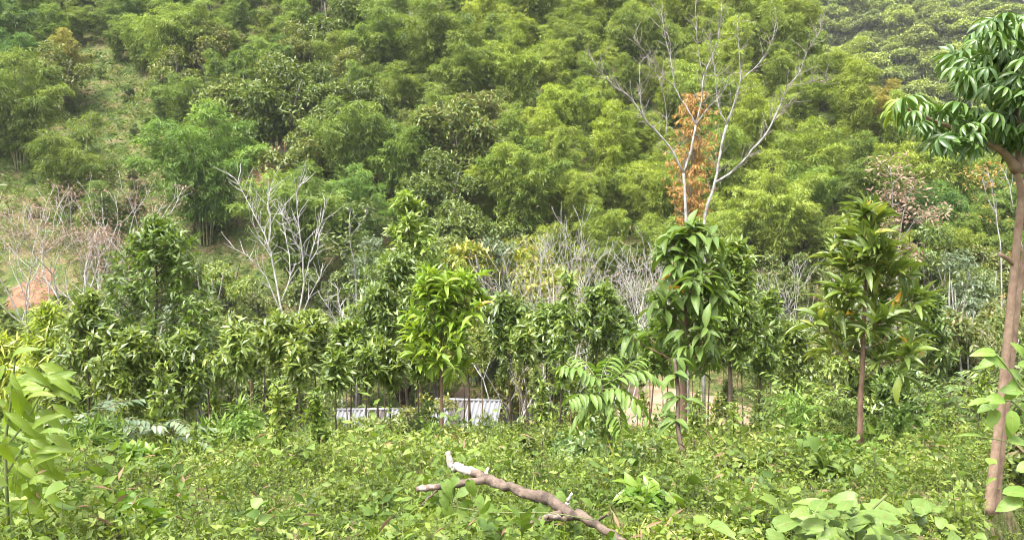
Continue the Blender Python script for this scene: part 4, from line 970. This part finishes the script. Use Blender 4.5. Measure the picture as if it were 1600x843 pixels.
def pinnate_sapling():
    y = 7.3; b = spot(946, y); t = thing('pinnate_sapling', b); rng = np.random.RandomState(91)
    A3 = lambda pts, dy: np.array([at(p[0], p[1], y + dy * i / (len(pts) - 1)) for i, p in enumerate(pts)]) - b
    mb = MB(); P = A3([(945, 775), (950, 725), (954, 690), (953, 668), (946, 635), (940, 612), (938, 598)], 0); mb.tube(P, np.linspace(.027, .014, len(P)), 8); link('trunk', mb.mesh('trunk', M['bark_dark'], True), t)
    for pts, dy in [([(939, 605), (925, 588), (905, 574), (880, 572)], -.1), ([(938, 600), (942, 578), (952, 560), (966, 555)], .25), ([(940, 608), (965, 606), (990, 622), (1010, 650)], -.2), ([(940, 604), (975, 585), (1005, 578), (1028, 592)], .1),
                    ([(940, 612), (925, 625), (908, 645), (898, 668)], .15), ([(938, 600), (925, 580), (915, 566), (900, 556)], .4), ([(940, 606), (960, 590), (985, 570), (1000, 560)], .5), ([(941, 610), (930, 615), (905, 615), (888, 625)], -.3), ([(942, 612), (958, 628), (966, 650), (970, 670)], -.25)]:
        frond_object(t, A3(pts, dy), 8, .155, .052, 'bigleaf', rng, (1.25, 1.3, 1.25))
    leaf_objects(t, LM['heart'], P[1:4].repeat(3, 0) + rng.normal(0, .03, (9, 3)), np.c_[rng.normal(0, .6, (9, 2)), -rng.uniform(.5, 1.2, 9)], np.c_[rng.normal(0, .5, 9), -np.ones(9), np.ones(9) * .6], rng.uniform(.13, .2, 9), rng.uniform(.08, .11, 9), rng, (1.1, 1.15, 1.0))
    tag(t, 'young sapling with drooping pinnate leaves on a thin curved dark stem', 'sapling')
pinnate_sapling()
def frond_bush(name, px, y, top, nf, fl, L, W, mat, label, seed, col=(1, 1, 1), stem=.02, rise=.35, npair=9, tiers=3, hang=.25, cat='plant', zlo=.55, sag=-.55):
    rng = np.random.RandomState(seed); b = spot(px, y); H = height_to(px, y, top); t = thing(name, b); mb = MB(); cr = MB()
    mb.tube(bend_path((0, 0, -.05), (0, 0, 1), H * .9, 6, rng, .05), np.linspace(stem, stem * .4, 7), 6)
    for i in range(nf):
        a = i * 2.399; z = H * (zlo + (.95 - zlo) * ((i * tiers) % nf) / nf); P = bend_path((0, 0, z), (math.cos(a), math.sin(a), rise), fl * rng.uniform(.7, 1.1), 6, rng, .05, sag); mb.tube(P, np.linspace(.007, .003, 7), 3, False)
        Q = frond_pts(P, npair + 3)[2:]; D = nrm(np.gradient(Q, axis=0)); S = nrm(np.cross(D, UP) + 1e-6)
        for sg in (-1, 1):
            n = len(Q); cr.leaves(LEAF4, Q, S * sg + D * .4 - UP * hang + rng.normal(0, .12, (n, 3)), UP + rng.normal(0, .2, (n, 3)), L * rng.uniform(.8, 1.15, n), W, rng.uniform(0, 1, n))
    link('stem', mb.mesh('stem', M['bark_dark'], True), t); link('fronds', cr.mesh('fronds', M[mat]), t, col)
    return tag(t, label, cat)
frond_bush('pinnate_shrub', 155, 9.5, 636, 10, .70, .15, .055, 'grey_leaf', 'pale grey-green plant with flat pinnate leaves, left of its twin', 92, (.95, 1.0, .95))
frond_bush('pinnate_shrub', 262, 10.0, 650, 8, .55, .14, .055, 'grey_leaf', 'smaller pale pinnate-leaved plant beside the grey-green one', 93, (.95, 1.0, .9))
for i, (px, y, top, lab) in enumerate([(1480, 14.5, 585, 'dark ferny shrub between the whorled sapling and the twin-stemmed tree'), (1530, 15.5, 570, 'dark ferny shrub just left of the twin-stemmed tree'), (1445, 16.0, 600, 'low ferny shrub nearest the whorled sapling'),
                                       (1575, 13.5, 590, 'dark ferny shrub behind the twin-stemmed tree'), (1250, 13.0, 610, 'low fern-leaved plant left of the whorled sapling'), (1190, 17.0, 600, 'pale fern-leaved plant before the reddish earth mound'), (1300, 14.0, 600, 'ferny plant close behind the whorled sapling stem')]):
    frond_bush('ferny_shrub', px, y, top + 25, 18, .80, .15, .045, 'glossy' if i in (0, 1, 3) else 'weed', lab, 95 + i, (.9, 1, 1), .015, 2.2, 11, 5, zlo=.10, sag=-1.5)

# ---- low fan-leaved and broad-leaved plants of the clearing
def small_bush(px, y, top, wpx, label, mat, tm, L, W, seed, n=900, col=(1, 1, 1), name='low_shrub'):
    p = spot(px, y); H = height_to(px, y, top); t = place(name, bush(seed, H, wpx / 2 * y / FPX, 6, L, W, n, mat, 'stem', tm, .35, 7), p, 0, 1, col)
    return tag(t, label, 'shrub')
small_bush(335, 12.5, 640, 110, 'fan-leaved clump with narrow arching blades left of the drooping-leaved tree', 'weed', BLADE, .30, .035, 301, 1100, (.8, .95, .8), 'fan_leaved_clump')
small_bush(95, 8.8, 665, 150, 'fan-leaved clump with narrow blades at the foot of the large-leaved left plant', 'weed', BLADE, .24, .03, 302, 1300, (.8, .95, .9), 'fan_leaved_clump')
small_bush(40, 10, 640, 110, 'dark leafy bush behind the large-leaved plant at the left edge', 'glossy', LEAF4, .18, .06, 303, 1500)
small_bush(220, 8.3, 690, 70, 'light green broad-leaved bush in front of the pale pinnate plant', 'bright', LANCE, .16, .055, 304, 300)
small_bush(1170, 8.0, 715, 60, 'small dark green bush right of the large-leaved trunk', 'glossy', LEAF4, .12, .05, 305, 420)
small_bush(900, 9.0, 665, 60, 'pale-leaved seedling left of the pinnate sapling stem', 'grey_leaf', LANCE, .20, .07, 306, 130, (1.3, 1.4, 1.1))
small_bush(1010, 5.8, 770, 70, 'lime green seedling with upright leaves right of the fallen branch', 'bright', LANCE, .15, .055, 307, 160)
small_bush(175, 4.7, 785, 120, 'light green broad-leaved seedling in the weeds at the lower left', 'bright', LANCE, .16, .06, 308, 170, (.9, .95, 1))
small_bush(1300, 7.5, 720, 60, 'small dark weed clump around the foot of the whorled sapling', 'bigleaf', LANCE, .14, .07, 309, 200)
small_bush(1590, 9.5, 650, 120, 'dark bush behind the foot of the twin-stemmed tree', 'broad', LEAF4, .15, .05, 310, 1500)

# ---- large-leaved plants close to the viewer
def leaf_plant(name, label, y, base_px, stems, leaves, kind, seed, col, mat_stem='stem', cat='plant', flat=False):
    """leaves: (px, py, angle in the picture in degrees, length px, width px, depth offset)"""
    rng = np.random.RandomState(seed); b = spot(base_px, y); t = thing(name, b); mb = MB()
    for pts, w0, w1, dy in stems:
        P = np.array([at(p[0], p[1], y + dy * i / (len(pts) - 1)) for i, p in enumerate(pts)]) - b
        mb.tube(frond_pts(P, len(pts) * 3), np.linspace(w0, w1, len(pts) * 3) / 2 * y / FPX, 6)
    link('stem', mb.mesh('stem', M[mat_stem], True), t)
    pos, dr, up, L, W = [], [], [], [], []
    for (px, py, an, lp, wp, dy) in leaves:
        a = math.radians(an); yy = y + dy; pos.append(at(px, py, yy) - b)
        dr.append((math.cos(a), rng.uniform(-.3, .2), math.sin(a))); up.append(np.array([rng.normal(0, .35), -rng.uniform(.3, .9), rng.uniform(.5, 1.0)])); L.append(lp * yy / FPX * 1.1); W.append(wp * yy / FPX * .95)
    if flat:
        for i in range(len(dr)):
            a = rng.uniform(0, 6.28); dr[i] = (math.cos(a), math.sin(a), rng.uniform(-.35, .35)); up[i] = np.array([rng.normal(0, .35), -.45 + rng.normal(0, .3), 1.0])
    leaf_objects(t, LM[kind], np.array(pos), np.array(dr), np.array(up), np.array(L), np.array(W), rng, col)
    return tag(t, label, cat)
rl = np.random.RandomState(5)
more = [(rl.uniform(0, 75), rl.uniform(565, 770), rl.uniform(-110, 40), rl.uniform(34, 58), rl.uniform(13, 21), rl.uniform(-.2, .5)) for _ in range(34)]
lv = [(22, 735, -75, 75, 26, 0), (45, 770, -50, 55, 22, .05), (18, 560, 35, 40, 18, 0), (8, 570, -120, 30, 22, 0), (70, 600, 30, 42, 20, .1), (50, 610, -150, 45, 18, 0), (40, 625, 20, 45, 16, -.1), (90, 600, -20, 40, 14, .1),
      (30, 660, -10, 45, 18, 0), (45, 655, -60, 50, 20, .1), (55, 680, -45, 55, 22, 0), (10, 680, -95, 55, 22, -.1), (60, 640, -30, 45, 20, .2), (75, 615, -5, 45, 15, .1), (20, 720, -30, 50, 20, .1), (30, 590, -5, 55, 14, .1), (60, 590, 10, 50, 14, .2),
      (35, 700, -20, 60, 20, .2), (5, 640, -60, 40, 18, 0), (55, 715, -40, 55, 22, .2), (15, 610, 60, 35, 15, 0), (80, 630, -40, 40, 14, 0), (5, 720, -40, 45, 22, .1), (5, 780, 0, 45, 24, .1), (30, 790, 20, 40, 22, .2)]
leaf_plant('large_leaved_plant', 'close plant with long yellow-green leaves at the lower left edge', 4.0, 14, [([(14, 850), (10, 760), (8, 690), (18, 620), (24, 555)], 7, 3, 0), ([(8, 700), (40, 660), (70, 605)], 4, 2, .1), ([(10, 740), (35, 700), (55, 690)], 4, 2, .1)], lv + more, 'bright', 401, (1.1, 1.0, .85))
lv = [(1556, 552, 170, 36, 18, 0), (1560, 560, 200, 32, 18, .1), (1572, 575, 150, 40, 26, 0), (1575, 580, -30, 38, 22, .1), (1590, 570, -10, 35, 20, 0), (1585, 590, -100, 38, 24, .1), (1548, 625, 190, 34, 14, 0), (1560, 632, 185, 30, 20, .1), (1570, 625, 170, 32, 22, 0), (1580, 640, -90, 36, 22, 0), (1595, 630, -70, 40, 20, .1),
      (1560, 640, -120, 30, 20, .1), (1590, 650, -120, 35, 20, 0), (1575, 690, 0, 42, 26, 0), (1535, 682, 175, 40, 6, 0), (1566, 770, 0, 50, 24, -.4), (1600, 610, 180, 34, 20, 0), (1600, 560, 120, 30, 18, .1), (1588, 735, 20, 45, 26, -.3), (1597, 780, 200, 40, 24, -.4)]
leaf_plant('edge_vine', 'leafy vine shoots hanging across the twin stems at the right edge', 5.6, 1606, [([(1612, 830), (1612, 700), (1604, 620), (1575, 575), (1556, 553)], 4, 2, 0), ([(1608, 650), (1580, 625), (1546, 624)], 3, 2, 0), ([(1610, 700), (1580, 690), (1535, 682)], 3, 1.5, 0)], lv, 'oval', 402, (1.35, 1.45, 1.1), cat='vine')
lv = []
for i in range(85):
    px = 1335 + rl.normal(0, 68); py = 820 + rl.normal(0, 20) + abs(px - 1335) * .06
    lv.append((px, py, rl.uniform(-40, 220), rl.uniform(34, 54), rl.uniform(20, 34), rl.uniform(-.35, .5)))
leaf_plant('broad_leaved_creeper', 'broad pale green leaves of a creeper clump at the lower right', 3.9, 1335, [([(1335, 880), (1338, 820), (1386, 772)], 5, 4, 0), ([(1330, 870), (1300, 830), (1240, 810)], 4, 2, .2), ([(1335, 870), (1400, 830), (1450, 815)], 4, 2, .1)], lv, 'heart', 403, (1.3, 1.3, 1.3), flat=True)
lv = [(a, c, rl.uniform(-150, -30), rl.uniform(20, 34), rl.uniform(16, 26), rl.uniform(-.1, .2)) for a, c in [(690, 775), (705, 760), (715, 745), (730, 765), (700, 790), (720, 785), (745, 775), (695, 750), (810, 800), (850, 785), (860, 810), (880, 835), (905, 815), (930, 810), (850, 840), (890, 790), (925, 830), (870, 770), (735, 750), (760, 790)]]
leaf_plant('heart_leaved_vine', 'vine with heart-shaped leaves climbing over the fallen branch', 4.9, 715, [([(700, 840), (705, 790), (712, 750)], 3, 2, 0), ([(705, 790), (760, 800), (860, 800), (930, 812)], 2.5, 1.5, -.5)], lv, 'heart', 404, (1.3, 1.35, 1.2), cat='vine')

# ---- the fallen branch
def fallen_branch():
    y = 6.2; b = spot(850, 4.8); t = thing('fallen_branch', b); rng = np.random.RandomState(95)
    def limb(name, pts, ws, mat='dead'):
        P = np.array([at(a, c, d) for a, c, d in pts]) - b; n = len(pts); m = n * 4 - 3; s = np.linspace(0, n - 1, m)
        P2 = np.stack([np.interp(s, np.arange(n), P[:, j]) for j in range(3)], -1); P2[1:-1] = (P2[:-2] + 2 * P2[1:-1] + P2[2:]) / 4
        r = np.interp(s, np.arange(n), ws) / 2 * np.interp(s, np.arange(n), [p[2] for p in pts]) / FPX; r = r * (1 + rng.normal(0, .07, m)); P2 += rng.normal(0, .0045, P2.shape)
        mb = MB(); mb.tube(P2, r, 10); link(name, mb.mesh(name, M[mat], True), t)
    limb('bough', [(978, 846, 4.3), (950, 830, 4.4), (915, 808, 4.5), (895, 803, 4.6), (850, 776, 4.9), (825, 772, 5.0), (800, 762, 5.1), (765, 752, 5.2), (738, 738, 5.3)], [9, 12, 15, 17, 21, 17, 16, 17, 15])
    limb('bleached_end', [(742, 740, 5.29), (726, 732, 5.33), (711, 729, 5.4), (703, 722, 5.4), (700, 704, 5.4)], [15, 14, 13, 12, 8], 'dead_pale')
    limb('side_limb', [(900, 804, 4.6), (880, 812, 4.5), (862, 806, 4.45), (846, 809, 4.4)], [9, 9, 8, 5])
    limb('twig', [(930, 816, 4.5), (942, 806, 4.45), (951, 803, 4.4)], [5, 4, 2])
    limb('side_limb', [(762, 750, 5.2), (735, 752, 5.2), (700, 757, 5.25), (670, 762, 5.3), (650, 764, 5.3)], [13, 12, 12, 12, 9])
    limb('side_limb', [(885, 797, 4.7), (860, 808, 4.6), (838, 818, 4.5), (818, 824, 4.5)], [14, 14, 13, 10])
    limb('stub', [(755, 750, 5.25), (759, 742, 5.25), (762, 732, 5.25)], [8, 7, 4], 'dead_pale')
    limb('stub', [(885, 795, 4.7), (887, 782, 4.7), (893, 770, 4.7)], [8, 6, 4], 'dead_pale')
    limb('twig', [(685, 764, 5.25), (668, 778, 5.2), (655, 790, 5.15)], [4, 3, 2])
    tag(t, 'dead fallen branch with a pale upturned end lying in the weeds', 'branch')
fallen_branch()
def leaning_stem():
    y = 8.8; b = spot(1078, y); t = thing('leaning_sapling', b); rng = np.random.RandomState(96); mb = MB()
    P = np.array([at(a, c, y + d) for a, c, d in [(1079, 748, 0), (1070, 720, .1), (1062, 690, .2), (1058, 655, .3), (1060, 620, .4), (1057, 585, .5), (1054, 560, .6)]]) - b
    mb.tube(frond_pts(P, 18), np.linspace(.030, .020, 18), 7); link('trunk', mb.mesh('trunk', M['bark_dark'], True), t)
    n = 26; q = P[[3, 4, 5, 6]].repeat(7, 0)[:n] + rng.normal(0, .03, (n, 3)); leaf_objects(t, LM['big'], q, np.c_[rng.normal(0, 1, (n, 2)), rng.uniform(-.9, .2, n)], np.c_[rng.normal(0, .4, n), -np.ones(n) * .4, np.ones(n)], rng.uniform(.16, .27, n), rng.uniform(.06, .09, n), rng, (1, 1.1, .95))
    tag(t, 'thin dark crooked sapling leaning in front of the large-leaved trunk', 'sapling')
leaning_stem()

SAP = [crown_tree(600 + i, 1.0, .26, .35, 9, .10, .034, 6, 2, EGG, ['glossy', 'weed', 'shrub'][i % 3], 'bark_dark', .010) for i in range(6)]
rs = np.random.RandomState(44)
for i in range(46):
    y = rs.uniform(8.5, 24); px = rs.uniform(20, 1590); p = spot(px, y)
    if (abs(px - 800) < 190 and y < 9.5) or (350 < px < 1000 and y > 12): continue
    h = rs.uniform(.45, 1.25); t = place('young_sapling', SAP[i % 6], p - np.array([0, 0, .03]), rs.uniform(0, 6.28), h, (1.1, 1.15, 1.0), (rs.normal(0, .06), rs.normal(0, .06)))
    t['category'] = 'sapling'; t['group'] = 'young saplings in the weeds'
    AUTO.append((t, 'knee-high leafy sapling' if h < .8 else 'waist-high thin-stemmed sapling', project(p + np.array([0, 0, h * .7]))))

rt = np.random.RandomState(58)
THIN = [crown_tree(640 + i, 4.0, .62, .62, 16, .17, .05, 7, 4, EGG, 'glossy', 'bark_dark' if i % 2 else 'bark_brown', .028, lean=(rt.uniform(-.06, .06), rt.uniform(-.03, .03))) for i in range(6)]
for i in range(38):
    y = rt.uniform(16, 25); px = 335 + (i + rt.uniform(.1, .9)) * 870 / 38; p = spot(px, y); top = rt.uniform(490, 575)
    h = height_to(px, y, top); t = place('slender_tree', THIN[i % 6], p - np.array([0, 0, .05]), rt.uniform(0, 6.28), h / 4.0, (rt.uniform(.75, 1.15),) * 3)
    t['category'] = 'tree'; t['group'] = 'slender trees along the brow'
    AUTO.append((t, 'slender tree with a bare thin trunk', project(p + np.array([0, 0, h * .5]))))
LOWB = [bush(680 + i, 1.0, .75, 6, [.11, .13, .16, .10][i], [.045, .04, .025, .05][i], 900, ['weed', 'glossy', 'weed', 'shrub'][i], 'stem', [LEAF4, LEAF4, BLADE, DIA][i], .3, 7) for i in range(4)]
for i in range(64):
    y = rt.uniform(7.5, 26); px = rt.uniform(-10, 1610); p = spot(px, y)
    if 560 < px < 860 and y > 17: continue
    h = rt.uniform(.3, .85) * (1 if y > 11 else .7); t = place('low_bush', LOWB[i % 4], p - np.array([0, 0, .04]), rt.uniform(0, 6.28), h, (rt.uniform(.7, 1.1), rt.uniform(.8, 1.1), .9))
    t['category'] = 'bush'; t['group'] = 'low bushes in the clearing'
    AUTO.append((t, ['low light green bush', 'low dark glossy bush', 'low narrow-leaved bush', 'low olive bush'][i % 4], project(p + np.array([0, 0, h * .6]))))
for i in range(16):
    y = rt.uniform(66, 94); px = rt.uniform(50, 250); p = spot(px, y); h = rt.uniform(.8, 2.0)
    t = place('slope_bush', SH[['shrub', 'glossy'][i % 2]][i % 3], p, rt.uniform(0, 6.28), h / 5.0 * 1.4, (.8, .85, .7)); t['category'] = 'bush'; t['group'] = 'small bushes on the bare slope'
    AUTO.append((t, 'small bush on open grass', project(p + np.array([0, 0, h * .6]))))

# ---- the thin haze in the valley air
def haze():
    m, n, l = new_mat('thin_haze'); v = n.new('ShaderNodeVolumePrincipled'); v.inputs['Color'].default_value = (.93, .96, 1.0, 1); v.inputs['Density'].default_value = .00018; v.inputs['Anisotropy'].default_value = .1
    o = n.new('ShaderNodeOutputMaterial'); l.new(v.outputs[0], o.inputs['Volume'])
    mb = MB(); mb.box((-4200, -60, -46), (4200, 3400, 125)); h = link('haze', mb.mesh('haze', m), None, None, 'stuff')
    tag(h, 'thin pale haze filling the valley air', 'haze')
haze()


# ================================================================== labels written from the surroundings
MARKS = [('the bare slope', (150, 215)), ('the rust-red sapling', (1075, 215)), ('the lone big bamboo', (325, 240)), ('the forked bare tree', (1110, 60)),
         ('the domed bamboo', (628, 200)), ('the umbrella-leaved tree', (1490, 150)), ('the white bare tree', (440, 400)), ('the pinkish bare trees', (130, 350)),
         ('the grey twiggy thicket', (890, 400)), ('the lime bamboo', (955, 170)), ('the shed roof', (715, 655)), ('the large-leaved tree', (1075, 450)),
         ('the whorled sapling', (1345, 480)), ('the dark conical tree', (240, 430)), ('the upper left edge bamboo', (22, 60)), ('the top edge middle bamboo', (805, 55)), ('the fallen branch', (800, 765)), ('the twin-stemmed trunk', (1560, 680)), ('the pale pinnate plants', (190, 680))]
ORD = ['nearest', 'second', 'third', 'fourth', 'fifth', 'sixth', 'seventh', 'eighth', 'ninth', 'tenth', 'eleventh', 'twelfth', 'thirteenth', 'fourteenth', 'fifteenth', 'sixteenth', 'seventeenth', 'eighteenth', 'nineteenth', 'twentieth', 'twenty-first', 'twenty-second', 'twenty-third', 'twenty-fourth', 'twenty-fifth', 'twenty-sixth', 'twenty-seventh', 'twenty-eighth', 'twenty-ninth', 'thirtieth']
def side_words(dx, dy):
    a = math.degrees(math.atan2(-dy, dx)) % 360
    return ['right of', 'up and right of', 'straight above', 'up and left of', 'left of', 'down and left of', 'straight below', 'down and right of'][int(((a + 22.5) % 360) // 45)]
buckets = {}
for o, look, q in AUTO:
    m = min(MARKS, key=lambda k: math.hypot(k[1][0] - q[0], k[1][1] - q[1]))
    d = math.hypot(m[1][0] - q[0], m[1][1] - q[1]); s = side_words(q[0] - m[1][0], q[1] - m[1][1])
    buckets.setdefault((look, s, m[0]), []).append((d, o))
for (look, s, m), lst in buckets.items():
    lst.sort(key=lambda e: e[0])
    for i, (d, o) in enumerate(lst):
        o['label'] = f'{look} {s} {m}' + (f', {ORD[min(i, 29)]} out' if len(lst) > 1 else '')
